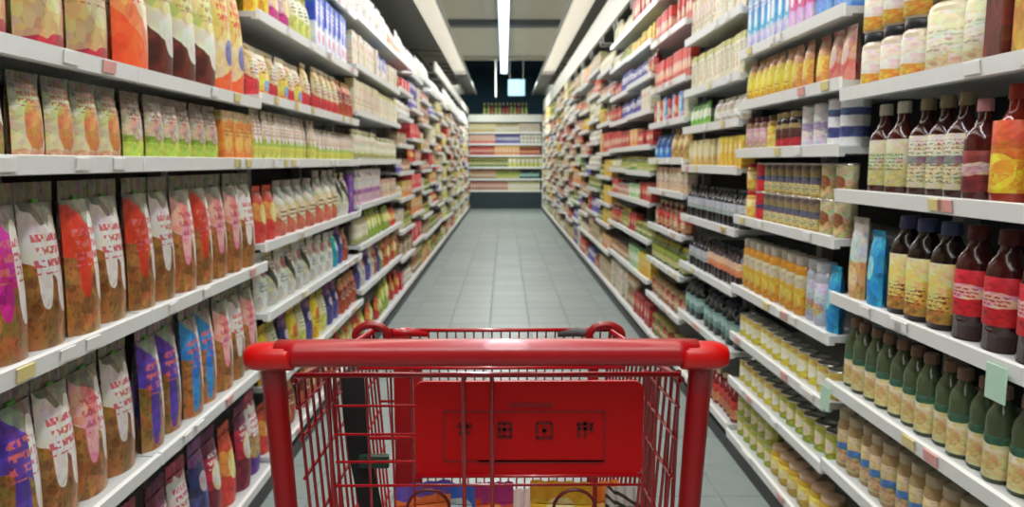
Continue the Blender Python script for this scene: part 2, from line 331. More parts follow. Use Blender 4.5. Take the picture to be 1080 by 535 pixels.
style('bluebox', X, 'deep blue box', .12, .24, .08, m=pm('bluebox', [(0, '#5a86d0'), (.5, '#3462b8'), (.8, '#d9a45c')], em=('#d8e2f2', .5, .4, .3, .12)))
style('yellowpk', K, 'yellow packet with tan top', .072, .16, .05, m=pm('yellowpk', [(0, '#d9a030'), (.2, '#f0d43c'), (.6, '#dfb44a'), (.72, '#b9946a')], em=('#f4e668', .5, .42, .3, .2), text=('#b8642c', .15, .35)))
style('orangepk', K, 'orange packet with tan top', .072, .16, .05, m=pm('orangepk', [(0, '#e0904a'), (.3, '#eeb050'), (.6, '#d9a06a'), (.75, '#b98a70')], em=('#f0c060', .5, .42, .3, .2)))
style('pinkpk', K, 'coral pink packet', .072, .165, .05, m=pm('pinkpk', [(0, '#e87a70'), (.4, '#e9a084'), (.7, '#e0a8a0')], em=('#f0d2b0', .5, .5, .3, .2)))
style('creambox', X, 'cream box', .09, .2, .07, m=pm('creambox', [(0, '#d8cbae'), (.5, '#e4dabd')], em=('#c98a70', .5, .7, .3, .12), text=('#9c8464', .3, .55)))
style('creamstick', X, 'tall narrow cream box', .07, .17, .06, m=pm('creamstick', [(0, '#ddd0a8'), (.15, '#e9e2c6'), (.85, '#c9b878')], em=('#e6b49c', .5, .5, .18, .26), text=('#a6a078', .2, .8)))
style('greenpk', K, 'leaf green packet', .085, .13, .05, m=pm('greenpk', [(0, '#7ab050'), (.4, '#c8dcb0'), (.7, '#5a9a44')], em=('#e9eed8', .5, .5, .3, .2)))
style('whitepk', K, 'pale striped packet', .09, .12, .06, m=pm('whitepk', [(0, '#b8b0a0'), (.25, '#e6e2d4'), (.5, '#b9a898'), (.75, '#e0dcc8')], wav=.03))
style('yellowbox', X, 'mustard yellow box', .06, .15, .06, m=pm('yellowbox', [(0, '#e0a82c'), (.5, '#e8c040')], em=('#f2e09c', .5, .6, .25, .15)))
style('yellowtub', X, 'cream yellow box', .06, .15, .06, m=pm('yellowtub', [(0, '#d8b45c'), (.4, '#e6d490')], em=('#f2e8c0', .5, .5, .28, .2)))
style('redstick', X, 'red and cream box', .055, .16, .05, m=pm('redstick', [(0, '#c2503c'), (.3, '#e8a080'), (.6, '#c83c34')], em=('#f0d8b8', .5, .5, .28, .16)))
style('tanbox', X, 'rosy beige box', .085, .15, .06, m=pm('tanbox', [(0, '#c8a68c'), (.4, '#d9bba0'), (.8, '#b88c78')], em=('#e8d8c0', .5, .5, .3, .2), text=('#9c6450', .2, .7)))
style('bluebag', B, 'bright blue bag', .14, .2, .07, m=pm('bluebag', [(0, '#2f6cae'), (.5, '#1f4a86'), (.8, '#2c5a94')], em=('#8ac0e4', .5, .35, .25, .15)))
style('tanbag', B, 'tan brown bag', .13, .19, .07, m=pm('tanbag', [(0, '#b08a48'), (.5, '#c9a25c'), (.8, '#8c6434')], em=('#e0c890', .5, .5, .3, .2)))
style('greenbox', X, 'pale green carton', .09, .18, .06, m=pm('greenbox', [(0, '#9cc08c'), (.4, '#c0d4a8'), (.8, '#7ca874')], em=('#e8f0dc', .5, .5, .3, .15)))
style('redbox', X, 'red carton', .08, .17, .06, m=pm('redbox', [(0, '#a8302c'), (.5, '#c8403a'), (.8, '#8c2828')], em=('#f0d0a8', .5, .5, .3, .15)))
style('purplepk', K, 'violet and white packet', .08, .14, .05, m=pm('purplepk', [(0, '#6c66a8'), (.4, '#d8d4e4'), (.7, '#4c4888')], text=('#343064', .3, .65)))
style('beigebox', X, 'plain beige carton', .1, .17, .08, m=pm('beigebox', [(0, '#b8a080'), (.5, '#ccb898'), (.8, '#a88c70')], text=('#7c6048', .3, .7)))
style('orangebox', X, 'orange carton', .09, .16, .06, m=pm('orangebox', [(0, '#e08a4c'), (.5, '#eaa868')], em=('#f4dcb4', .5, .5, .3, .2)))
style('blueyellow', X, 'navy and white box', .09, .16, .07, m=pm('blueyellow', [(0, '#e8e4e0'), (.3, '#3a4a86'), (.45, '#e6e6ea'), (.65, '#44508c'), (.78, '#eeeef0')], wav=.02))
# bottles  (body colour, cap colour, label print, label z range, profile)
style('creambottle', T, 'brown bottle with cream label', .078, .24, .078, body='#4a160e', cap='#efe9dc', m=pm('creamlab', [(0, '#ddc98a'), (.5, '#e8dcae')], text=('#8c7a44', .3, .7), em=('#cfd0a0', .5, .5, .3, .25)), lz=(.1, .6), prof='sauce')
style('redcapbottle', T, 'brown bottle with red cap', .078, .25, .078, body='#4a160e', cap='#b8182c', m=pm('creamlab', [(0, '#ddc98a')]), lz=(.1, .6), prof='sauce')
style('tanbottle', T, 'tan capped cream labelled bottle', .08, .25, .08, body='#3c140e', cap='#a09270', m=pm('creamlab2', [(0, '#e0d2a0'), (.45, '#7c6c70'), (.6, '#e4d8b4')], text=('#8c7a60', .1, .9)), lz=(.1, .62), prof='sauce')
style('pinkcap', T, 'dark bottle with pink neck', .075, .22, .075, body='#4c1a18', cap='#e0a0a4', m=pm('maroonlab', [(0, '#6c2424'), (.4, '#c8a8a0'), (.7, '#7c2c2c')]), lz=(.1, .5), prof='sauce')
style('orangebottle', T, 'orange bottle with yellow label', .085, .25, .085, body='#9c2c14', cap='#b83a20', m=pm('orangelab', [(0, '#e0a020'), (.45, '#c86a1c'), (.7, '#e0502c')], em=('#f0c030', .5, .3, .35, .25)), lz=(.1, .7), prof='sauce')
style('greencan', C, 'bright green can', .07, .12, .07, m=pm('greencan', [(0, '#3cae30'), (.8, '#2c7c28')], em=('#b8dc70', .5, .5, .25, .2)))
style('creamcan', C, 'small beige can', .07, .11, .07, m=pm('creamcan', [(0, '#b8a070'), (.5, '#c9b890')], em=('#8c5030', .5, .5, .3, .2)))
style('creampouch', K, 'cream pouch with tan foot', .09, .23, .05, m=pm('creampouch', [(0, '#c8925c'), (.45, '#b8c4c0'), (.8, '#dadad0')], em=('#e8c48c', .5, .25, .3, .16)))
style('bluepouch', K, 'bright blue pouch', .08, .15, .05, m=pm('bluepouch', [(0, '#1c86c0'), (.7, '#2a9cd4')], em=('#8cd0e8', .5, .5, .22, .16)))
style('yellowlabel', T, 'dark bottle with golden label', .088, .25, .088, body='#20120e', cap='#48507c', m=pm('yellowlab', [(0, '#b87c34'), (.3, '#e8b84c'), (.7, '#e8d08c')], em=('#f0d070', .5, .5, .3, .3), text=('#7c4a1c', .2, .5), tilt=.3), lz=(.06, .62), prof='wide')
style('redlabel', T, 'maroon bottle with red label', .088, .25, .088, body='#401614', cap='#5c1c1c', m=pm('redlab', [(0, '#c0101e'), (.38, '#e8a8a0'), (.66, '#c81424')], text=('#b0303a', .4, .64)), lz=(.22, .62), prof='wide')
style('greenneck', T, 'slim bottle with cream label', .062, .2, .062, body='#4e5c40', cap='#8c6c58', m=pm('greenneck', [(0, '#d8c088'), (.6, '#e4d4a4'), (.8, '#3c6448')], em=('#caa468', .5, .4, .3, .2)), lz=(.05, .5), prof='wide')
style('tanblue', J, 'tan jar with blue stripe', .062, .17, .062, body='#a88c60', cap='#b8a88c', m=pm('tanblue', [(0, '#c9b080'), (.4, '#4c7cae'), (.6, '#d0b888')]), lz=(.1, .8))
style('creamjar', J, 'cream jar with orange foot', .095, .15, .095, body='#d8c8b0', cap='#24262a', m=pm('creamjar', [(0, '#e8a040'), (.35, '#ecd8c0'), (.8, '#e0c8b8')], em=('#4a6488', 0, .5, .16, .3)), lz=(.05, .82))
style('redjar', J, 'brown jar with orange label', .095, .15, .095, body='#6c4a34', cap='#2a2826', m=pm('redjar', [(0, '#7c5a40'), (.2, '#d0643c'), (.6, '#b89878')]), lz=(.1, .8))
style('bigcream', J, 'large cream jar', .14, .2, .14, body='#e0d2b0', cap='#6c5c48', m=pm('bigcream', [(0, '#d8c8a0'), (.2, '#e9dfc0'), (.8, '#e0d4b0')], text=('#c8bc98', .3, .7)), lz=(.05, .85))
style('pinkjar', J, 'small pink labelled jar', .062, .13, .062, body='#a07860', cap='#5c2030', m=pm('pinkjar', [(0, '#c8a88c'), (.3, '#e0b4b4'), (.75, '#c89aa0')]), lz=(.1, .8))
style('yellowjar', J, 'small yellow labelled jar', .062, .13, .062, body='#c09840', cap='#5c5030', m=pm('yellowjar', [(0, '#e8cc60'), (.6, '#d8b040')]), lz=(.1, .8))
style('darkjar', J, 'dark jar with red foot', .062, .13, .062, body='#2c1a16', cap='#a08c60', m=pm('darkjar', [(0, '#b82c30'), (.4, '#4c2820'), (.8, '#907848')]), lz=(.05, .8))
style('silvercan', C, 'silver white can', .07, .14, .07, m=pm('silvercan', [(0, '#c9c4c8'), (.4, '#9a98b0'), (.6, '#dadada')], em=('#e4d0d0', .5, .3, .3, .14)))
style('bluecan', C, 'white can with blue bands', .09, .15, .09, m=pm('bluecan', [(0, '#e6e6ea'), (.2, '#44508c'), (.42, '#eaeaee'), (.65, '#4c5c94'), (.8, '#e8e8ee')], wav=.01))
style('yellowredjar', J, 'yellow jar with red lid', .065, .11, .065, body='#d8a040', cap='#b8202c', m=pm('yrj', [(0, '#e8b048'), (.6, '#ecd090')]), lz=(.1, .8))
style('redcan', C, 'bright red can', .068, .11, .068, m=pm('redcan', [(0, '#c01c28'), (.45, '#3c3470'), (.6, '#c82430')]))
style('goldcan', C, 'gold and grey can', .066, .11, .066, m=pm('goldcan', [(0, '#a89450'), (.4, '#5c5870'), (.6, '#8c7c50'), (.85, '#686058')], text=('#d8cc98', .1, .4)))
style('amberjar', J, 'amber jar with beige lid', .072, .2, .072, body='#d0902c', cap='#b8b0a0', m=pm('amberjar', [(0, '#d8901c'), (.4, '#e0a838'), (.65, '#d0c098')], em=('#e8b84c', .5, .3, .25, .2)), lz=(.08, .8))
style('palejar', J, 'pale blue grey jar', .072, .2, .072, body='#b0b4c0', cap='#c0c4c8', m=pm('palejar', [(0, '#a0a4c0'), (.5, '#c8ccd4')], em=('#c8a070', .5, .3, .3, .16)), lz=(.1, .8))
style('yellowcan', C, 'pale yellow can', .072, .085, .072, m=pm('yellowcan', [(0, '#c8a838'), (.3, '#e8dc90'), (.7, '#d8bc50')], em=('#f0ead0', .5, .5, .3, .25)))
style('limecan', C, 'yellow green can', .072, .085, .072, m=pm('limecan', [(0, '#8c9830'), (.3, '#d0c860'), (.7, '#a8a838')], em=('#ecdcb8', .5, .5, .28, .25)))
style('yellowpot', J, 'squat yellow jar', .085, .11, .085, body='#c8a030', cap='#d8b898', m=pm('yellowpot', [(0, '#c8a030'), (.4, '#e8cc58')], em=('#f0dca0', .5, .5, .3, .25)), lz=(.1, .8))
style('blackbottle', T, 'black bottle with white label', .062, .2, .062, body='#181014', cap='#101a24', m=pm('blackbottle', [(0, '#b8bcc0'), (.35, '#dcdcdc'), (.7, '#a8acb4')], text=('#4c4c54', .2, .7)), lz=(.3, .62), prof='sauce')
style('orangelabel', T, 'black bottle with orange label', .062, .2, .062, body='#2a1016', cap='#10202a', m=pm('orangelabel', [(0, '#e8845c'), (.5, '#e0b090')]), lz=(.3, .65), prof='sauce')
style('tealbottle', T, 'dark teal bottle', .085, .25, .085, body='#142024', cap='#0e2028', m=pm('tealbottle', [(0, '#6c9490'), (.4, '#8cb0a8'), (.8, '#5c8480')], text=('#b8d0c8', .3, .6)), lz=(.2, .6), prof='wide')
style('redbottle', T, 'red sauce bottle', .062, .19, .062, body='#7a1c1c', cap='#c8b090', m=pm('redbottle', [(0, '#c88858'), (.5, '#b83028')]), lz=(.1, .6), prof='sauce')
style('greenbottle', T, 'olive green bottle', .066, .19, .066, body='#5c6a24', cap='#b8a83c', m=pm('greenbottle', [(0, '#c8c880'), (.5, '#8ca040')]), lz=(.1, .6), prof='wide')
style('palebottle', T, 'pale milky bottle', .06, .2, .06, body='#d4cdb0', cap='#b8b48c', m=pm('palebottle', [(0, '#b8b070'), (.3, '#e0dab8'), (.7, '#c8c098')]), lz=(.1, .65), prof='wide')
style('beigejar', J, 'beige labelled jar', .075, .14, .075, body='#9c7450', cap='#8c6c50', m=pm('beigejar', [(0, '#a88460'), (.3, '#d8c8a0'), (.7, '#b08c68')]), lz=(.1, .8))
style('redjarf', J, 'red labelled jar', .075, .14, .075, body='#7c3020', cap='#a89058', m=pm('redjarf', [(0, '#b84030'), (.4, '#d8a478'), (.7, '#9c3428')]), lz=(.1, .8))
style('greenjar', J, 'green labelled jar', .075, .14, .075, body='#6c7434', cap='#a8a058', m=pm('greenjar', [(0, '#7c9040'), (.4, '#d8d0a0'), (.7, '#6c8038')]), lz=(.1, .8))
style('rosecan', C, 'pinkish beige can', .075, .11, .075, m=pm('rosecan', [(0, '#b88470'), (.4, '#d8b8a0'), (.7, '#a87868')]))
style('whitecan', C, 'ivory can', .075, .11, .075, m=pm('whitecan', [(0, '#c8c0a0'), (.3, '#e4dec4'), (.7, '#c0b488')]))

PN = {B: 'bag', X: 'box', T: 'bottle', J: 'jar', C: 'can', K: 'packet'}

def pouch(w, h, d, head=.12):
    """pillow bag: front +... faces -y; returns (body, seal)"""
    nu, rows = 6, [0, .06, .2, .4, .6, .78, 1-head]
    out = []
    for side in (0, 1):
        vs = []; uvs = []
        for v in rows:
            pz = math.sin(math.pi*min(1, .22+v*.78/(1-head)*.99))**.55
            wd = 1-.06*math.sin(math.pi*v)
            for i in range(nu+1):
                u = i/nu; t = d/2*pz*(math.sin(math.pi*min(.999, max(.001, u)))**.5)+.002
                vs.append(((u-.5)*w*wd, -t if side == 0 else t, v*h)); uvs.append((u if side == 0 else 1-u, v))
        n = nu+1; fs = []
        for r in range(len(rows)-1):
            for i in range(nu):
                q = [r*n+i, r*n+i+1, (r+1)*n+i+1, (r+1)*n+i]; fs.append(q if side == 0 else q[::-1])
        out.append((vs, fs, uvs))
    body = MB()
    for vs, fs, uvs in out: body.add(vs, fs, 0, uvs, True)
    nn = nu+1; bf = out[0][0][:nn]; bb = out[1][0][:nn]
    body.add(bf+bb, [[i, nn+i, nn+i+1, i+1] for i in range(nu)], 0, [(i/nu, 0) for i in range(nn)]*2)
    seal = MB(); z0, z1 = (1-head)*h, h; m = 8
    vs = []; uvs = []
    for j, z in enumerate((z0, (z0+z1)/2, z1)):
        for i in range(m+1):
            yy = (.0035 if i % 2 else -.0035)*(.4+.6*j/2); wd = 1+.0*j
            vs.append(((i/m-.5)*w*wd, yy-.001, z)); uvs.append((i/m, z/h))
    fs = [[j*(m+1)+i, j*(m+1)+i+1, (j+1)*(m+1)+i+1, (j+1)*(m+1)+i] for j in range(2) for i in range(m)]
    seal.add(vs, fs, 0, uvs); v2 = [(a, b+.002, c) for a, b, c in vs]; seal.add(v2, [f[::-1] for f in fs], 0, uvs)
    return body, seal
def carton(w, h, d):
    b = MB(); c = min(.004, w*.06)
    b.box(-w/2, w/2, -d/2, d/2, 0, h-.002, 0, c)
    b.add([(-w/2+c, -d/2+.001, h-.002), (w/2-c, -d/2+.001, h-.002), (w/2-c, -.001, h), (-w/2+c, -.001, h), (-w/2+c, .001, h), (w/2-c, .001, h), (w/2-c, d/2-.001, h-.002), (-w/2+c, d/2-.001, h-.002)], [[0, 1, 2, 3], [4, 5, 6, 7]], 0, [(0, 1), (1, 1), (1, .97), (0, .97), (0, .97), (1, .97), (1, 1), (0, 1)])
    return b
def geo(st, h):
    """list of (part name, MB, material)"""
    k = st['kind']; w = st['w']*.96; d = st['d']; r = w/2
    pmt = print_mat(st['m'][0], *st['m'][1], **st['m'][2])
    if k in (B, K):
        body, seal = pouch(w, h, d, .12 if k == B else .08)
        out = [(None, body, pmt), ('seal', seal, pmt)]
        if st.get('dot'):
            q = MB().box(-.012, .012, -.006, -.003, h*.84, h*.9, 0, .003); out.append(('clip', q, mat('clip'+st['dot'], st['dot'], .4)))
        return out
    if k == X: return [(None, carton(w, h, d), pmt)]
    if k == C:
        b = MB().lathe([(r*.94, 0), (r, .003), (r, .006), (r*.975, .01), (r*.975, h-.01), (r, h-.006), (r, h-.002), (r*.93, h), (r*.9, h-.004)], 14)
        cm = mat('can_rim', '#c8c6bd', .25, .8)
        lid = MB().lathe([(r*1.0, h-.005), (r*1.005, h), (r*.93, h+.001), (r*.9, h-.003), (.001, h-.003)], 14, closed=False)
        return [(None, b, pmt), ('lid', lid, cm)]
    bm = mat('b'+st['body'], st['body'], .12, spec=.6); cm = mat('c'+st['cap'], st['cap'], .35)
    if k == J:
        prof = [(r*.86, 0), (r*.98, .006), (r, .014), (r, h*.76), (r*.95, h*.8), (r*.8, h*.84), (r*.8, h*.86)]
        cap = MB().lathe([(r*.88, h*.85), (r*.9, h*.86), (r*.9, h*.985), (r*.86, h)], 14)
        l0, l1 = st['lz'][0]*.8, st['lz'][1]*.85
    else:
        if st['prof'] == 'sauce': prof = [(r*.88, 0), (r*.99, .006), (r, h*.6), (r*.93, h*.66), (r*.6, h*.73), (r*.4, h*.8), (r*.36, h*.9)]; cr = .42
        else: prof = [(r*.88, 0), (r*.98, .006), (r, h*.02), (r*.95, h*.3), (r, h*.64), (r*.9, h*.72), (r*.6, h*.8), (r*.45, h*.86), (r*.45, h*.89)]; cr = .52
        cap = MB().lathe([(r*cr*1.05, h*.875), (r*cr*1.08, h*.885), (r*cr*1.04, h*.99), (r*cr*.9, h)], 12)
        l0, l1 = st['lz']
    lab = MB().lathe([(r*1.005, h*l0), (r*1.015, h*(l0+.004)), (r*1.015, h*(l1-.004)), (r*1.005, h*l1)], 14, closed=False)
    return [(None, MB().lathe(prof, 14), bm), ('cap' if k == T else 'lid', cap, cm), ('label', lab, pmt)]
_geo = {}
def get_geo(key, h):
    h = round(h, 3)
    if (key, h) not in _geo:
        g = geo(ST[key], h); st = ST[key]
        _geo[(key, h)] = dict(g=g, split=None, whole=None)
    return _geo[(key, h)]

# ---------------------------------------------------------------- bays
LX, RX = -.88, .955
LB = {0: [.08, .48, .855, 1.235, 1.45, 1.97], 1: [.08, .48, .855, 1.235, 1.45, 1.97], 2: [.1, .375, .66, .925, 1.235, 1.475, 1.77, 2.1], 3: [.1, .375, .66, .925, 1.235, 1.475, 1.77, 2.1],
      4: [.1, .43, .71, .96, 1.24, 1.54, 1.82, 2.12], 5: [.1, .43, .71, .96, 1.24, 1.54, 1.82, 2.12]}
RB = {0: [.08, .335, .58, .845, 1.145, 1.43, 1.95], 1: [.08, .315, .51, .715, 1.005, 1.275, 1.465, 1.67, 1.99], 2: [.1, .42, .69, .945, 1.205, 1.405, 1.595, 1.86, 2.16],
      3: [.1, .36, .6, .825, 1.055, 1.245, 1.47, 1.69, 1.985, 2.25], 4: [.1, .43, .7, .955, 1.16, 1.34, 1.58, 1.81, 2.03, 2.25], 5: [.1, .43, .7, .955, 1.05+.12, 1.34, 1.57, 1.79, 2.04, 2.25]}
rs = random.Random(11)
def bayY(side, i): return (.945+.935*i, .945+.935*(i+1)) if side < 0 else (1.24+.96*i, 1.24+.96*(i+1))
NB = {-1: 20, 1: 19}
for i in range(6, 21):
    base = [.1, .4, .68, .95, 1.22, 1.48, 1.78, 2.08] if i % 2 else [.1, .38, .62, .88, 1.14, 1.38, 1.62, 1.88, 2.12]
    LB[i] = [.1]+[z+rs.uniform(-.03, .03) for z in base[1:]]
    base = [.1, .42, .7, .96, 1.2, 1.44, 1.68, 1.92, 2.18] if i % 2 else [.1, .38, .62, .86, 1.1, 1.34, 1.58, 1.84, 2.12]
    RB[i] = [.1]+[z+rs.uniform(-.03, .03) for z in base[1:]]
ORD = ['first', 'second', 'third', 'fourth', 'fifth', 'sixth', 'seventh', 'eighth', 'ninth', 'tenth', 'eleventh', 'twelfth', 'thirteenth', 'fourteenth', 'fifteenth', 'sixteenth', 'seventeenth', 'eighteenth', 'nineteenth', 'twentieth', 'twenty-first', 'twenty-second', 'twenty-third', 'twenty-fourth', 'twenty-fifth', 'twenty-sixth']
def bayname(side, i): return ('nearest' if i == 0 else ORD[i])+(' left' if side < 0 else ' right')+' bay'
DEP = .42; TOP = 2.42
def cmesh(name, key, fn, mats, cache={}):
    if key not in cache: cache[key] = fn().mesh(name, mats)
    return cache[key]
tagcols = [mat('tag_white', '#f2f2ee', .5), mat('tag_pink', '#e8a8a0', .5), mat('tag_yellow', '#e8d890', .5), mat('tag_mint', '#b9dcc4', .5)]
def make_bay(side, i):
    y0, y1 = bayY(side, i); L = y1-y0; X0 = LX if side < 0 else RX; s = side
    e = tag(link('shelving_bay', None, None, (X0, y0, 0)), 'white steel shelving unit stocked with groceries, the '+bayname(s, i)+' from the camera', 'shelving', 'shelving bays along the aisle')
    e['label'] = ('white steel shelving unit, nearest on the '+('left' if s < 0 else 'right')+' of the aisle') if i == 0 else 'white steel shelving unit, '+ORD[i]+' from the camera on the '+('left' if s < 0 else 'right')
    # local: x from the lip outward (s*), y along the bay
    link('back_panel', cmesh('back_panel', ('bp', s, L), lambda: MB().box(s*DEP, s*(DEP+.02), 0.001, L-.001, .1, TOP), [M_back if s > 0 else M_backL]), e)
    for yy in (.0015, L-.0265): link('upright', cmesh('upright', ('up', s), lambda: MB().box(s*(DEP-.05), s*DEP, 0, .025, 0, TOP), [M_up]), e, (0, yy, 0))
    link('kick_plate', cmesh('kick_plate', ('kp', s, L), lambda: MB().box(s*.005, s*.05, .002, L-.002, 0, .058).box(s*.05, s*DEP, .002, L-.002, .0, .01), [M_kick]), e)
    for n, z in enumerate((LB if s < 0 else RB)[i]):
        sh = link('shelf', cmesh('shelf', ('sh', s, L), lambda: MB().box(s*.012, s*(DEP-.001), .003, L-.003, -.012, .008).box(s*.012, s*.03, .003, L-.003, -.02, -.012), [M_board]), e, (0, 0, z))
        link('price_rail', cmesh('price_rail', ('pr', s, L), lambda: MB().add(
            [(s*.004, .004, -.019), (s*.012, .004, -.021), (s*.012, .004, .018), (0, .004, .016), (s*.004, L-.004, -.019), (s*.012, L-.004, -.021), (s*.012, L-.004, .018), (0, L-.004, .016)],
            [[0, 1, 2, 3], [7, 6, 5, 4], [0, 4, 5, 1], [1, 5, 6, 2], [2, 6, 7, 3], [3, 7, 4, 0]] if s < 0 else [[3, 2, 1, 0], [4, 5, 6, 7], [1, 5, 4, 0], [2, 6, 5, 1], [3, 7, 6, 2], [0, 4, 7, 3]]), [M_rail]), sh)
        if i < 4:
            for q in range(rs.randint(2, 4)):
                c = rs.choice([0, 0, 1, 2]); yy = rs.uniform(.06, L-.14)
                link('price_tag', cmesh('price_tag', ('pt', s, c), lambda: MB().add([(s*.003, 0, -.013), (s*.003, .055, -.013), (0, .055, .012), (0, 0, .012), (s*.006, 0, -.013), (s*.006, .055, -.013), (s*.006, .055, .012), (s*.006, 0, .012)],
                    [[0, 1, 2, 3], [7, 6, 5, 4], [0, 4, 5, 1], [2, 6, 7, 3]]), [tagcols[c]]), sh, (-s*.003, yy, 0))
    return e
for s in (-1, 1):
    for i in range(NB[s]): make_bay(s, i)
# white header boards on top of both runs
for s, z0, z1, ya, i0 in ((-1, 2.43, 2.56, 10.2, 10), (1, 2.5, 2.76, 5.08, 4)):
    for i in range(i0, NB[s]):
        a, b_ = bayY(s, i); X0 = LX if s < 0 else RX
        if b_ < ya: continue
        e = tag(link('header_board', None, None, (X0+s*.03, a, TOP)), f'white header board above the {bayname(s, i)}', 'sign', 'white header boards over the shelving')
        MB().box(0, s*.03, .004, b_-a-.004, z0-TOP, z1-TOP, 0, .004).build('board', mat('header_white', '#cfcdc0', .5, noise=.03), e)
        for yy in (.1, b_-a-.1): MB().box(s*.01, s*.022, yy-.01, yy+.01, 0, z0-TOP).box(s*.01, s*.4, yy-.01, yy+.01, 0, .012).build('bracket', M_up, e)

# ---------------------------------------------------------------- stock the shelves
ITEMS = []
def px2y(side, x): return 800*(LX if side < 0 else RX)/(x-532)
cnt = {}
def fill(side, bay, shelf, segs, near=None):
    """segs: [(style or [styles], fraction end)] measured from the near end of the bay"""
    zs = (LB if side < 0 else RB)[bay]; y0, y1 = bayY(side, bay); y0 += .012; y1 -= .012
    z = zs[shelf]+.008; top = zs[shelf+1]-.03 if shelf+1 < len(zs) else z+.38
    gap = top-z; X0 = LX if side < 0 else RX; a = y0
    if isinstance(segs[0], str): segs = [(segs, 1.)]
    for keys, fr in segs:
        b_ = y0+(y1-y0)*fr; keys = [keys] if isinstance(keys, str) else keys
        seq = []; pos = a; n = 0
        while True:
            st = ST[keys[n % len(keys)]]
            if pos+st['w'] > b_+.004: break
            seq.append((st, pos)); pos += st['w']*1.02; n += 1
        fz = rs.uniform(.62, .98) if bay >= 4 else (rs.uniform(.8, 1) if bay >= 2 else 1.)
        slack = (b_-pos)/max(1, len(seq)) if pos < b_ else 0
        for k, (st, p) in enumerate(seq):
            h = min(st['h'], gap-.006); tiers = 1
            if st['kind'] in (C, J, X, K) and st['h']*2 < gap and st['h'] < .16: tiers = min(3, int(gap//st['h']))
            if st['kind'] in (K, ) and st['h']*2 >= gap: h = min(max(h, gap*.86), st['h']*1.35)
            if st['kind'] in (B, X) and h < gap*.8: h = min(gap*.88, st['h']*1.3) if tiers == 1 else h
            if tiers == 1: h = max(.09, h*fz)
            if bay >= 2 and rs.random() < .07: continue
            for t in range(tiers):
                jit = .0 if tiers > 1 else rs.uniform(-.006, .006)
                ITEMS.append(dict(side=side, bay=bay, shelf=shelf, st=st, x=X0+side*(.03+st['d']/2+jit+.004), y=p+st['w']/2+slack*(k+.5), z=z+t*(h+.0012), h=h, tier=t, tiers=tiers,
                                  ang=rs.uniform(-.05, .05) if st['kind'] in (B, K) else rs.uniform(-.02, .02)))
        a = b_
F = fill
# --- left, nearest and second bays
F(-1, 0, 4, [('tanred', 1)]); F(-1, 1, 4, [('orangebag', .19), ('choc', .7), ('orangecream', 1)])
F(-1, 0, 3, [('oliv', .55), ('apricot', 1)]); F(-1, 1, 3, [('limep', .66), ('orangep', 1)])
F(-1, 0, 2, [(['nutpink', 'nutwhite', 'nutpink', 'nutmagenta', 'nutwhite', 'nutred', 'nutwhite'], 1)]); F(-1, 1, 2, [(['nutred', 'nutwhite', 'nutpink', 'nutred', 'nutpink', 'nutpink', 'nutwhite'], 1)])
F(-1, 0, 1, [(['nutwhite', 'nutpink', 'nutwhite', 'nutpurple'], 1)]); F(-1, 1, 1, [(['nutpurple', 'nutpurple', 'nutblue', 'nutblue', 'nutpink', 'nutwhite', 'nutpink'], 1)])
F(-1, 0, 0, [('darkredbag', .6), ('whitepurplebag', 1)]); F(-1, 1, 0, [(['darkredbag', 'whitepurplebag', 'navybag', 'darkredbag', 'redbag'], 1)])
# --- left, third and fourth bays
F(-1, 2, 6, [('yellowbag', .3), ('pinkbag', .62), ('limebag', 1)]); F(-1, 3, 6, [('bluewhite', 1)])
F(-1, 2, 5, [(['creambag', 'goldbag'], .8), ('creambag', 1)]); F(-1, 3, 5, [('creambag', .6), ('rustbag', 1)])
F(-1, 2, 4, [('limestick', 1)]); F(-1, 3, 4, [('limestick', 1)])
F(-1, 2, 3, [('redbag', .3), ('greyhead', 1)]); F(-1, 3, 3, [('greyhead', .55), ('darkstripe', .8), ('purplebox', 1)])
F(-1, 2, 2, [(['whitebag', 'darkstripe'], 1)]); F(-1, 3, 2, [('whitebag', .35), ('tealbag', .5), ('navybag', .64), ('rustbag', 1)])
F(-1, 2, 1, [(['yellowbag', 'limebag', 'navybag'], 1)]); F(-1, 3, 1, [('limebag', .15), ('navybag', .5), ('rustbag', 1)])
F(-1, 2, 0, [(['redbag', 'rustbag'], 1)]); F(-1, 3, 0, [(['greenbag', 'redbag'], 1)])
F(-1, 3, 7, [('whitepack', 1)]); F(-1, 2, 7, [('whitepack', 1)])
# --- left, fifth and sixth
F(-1, 4, 7, [('whitepack', 1)]); F(-1, 5, 7, [('whitepack', .6), ('pinkpack', 1)])
F(-1, 4, 6, [('creambox', 1)]); F(-1, 5, 6, [(['bluewhite', 'creambox'], .5), ('creambox', 1)])
F(-1, 4, 5, [('creamtall', 1)]); F(-1, 5, 5, [('creamstick', 1)])
F(-1, 4, 4, [('palebottle', 1)]); F(-1, 5, 4, [('palebottle', 1)])
F(-1, 4, 3, [('lilacbox', 1)]); F(-1, 5, 3, [('tanbox', 1)])
F(-1, 4, 2, [('palebottle', .45), ('greenbag', 1)]); F(-1, 5, 2, [('greenbag', .5), ('redbag', 1)])
F(-1, 4, 1, [(['navybag', 'whitebag', 'rustbag'], 1)]); F(-1, 5, 1, [(['greenbag', 'rustbag', 'redbag'], 1)])
F(-1, 4, 0, [(['redbag', 'greenbag', 'rustbag'], 1)]); F(-1, 5, 0, [('greenbag', .4), ('redbag', 1)])
# --- right, nearest bay
F(1, 0, 5, [('yellowgreen', .3), ('brownbox', .36), ('bigcream', .66), ('creamjar', 1)])
F(1, 0, 4, [('orangebottle', .36), ('pinkcap', .44), ('tanbottle', .7), ('creambottle', .93), ('greencan', 1)])
F(1, 0, 3, [('redlabel', .46), ('yellowlabel', .76), ('bluepouch', .88), ('creampouch', 1)])
F(1, 0, 2, 'greenneck'.split()); F(1, 0, 1, ['tanblue']); F(1, 0, 0, ['yellowpot'])
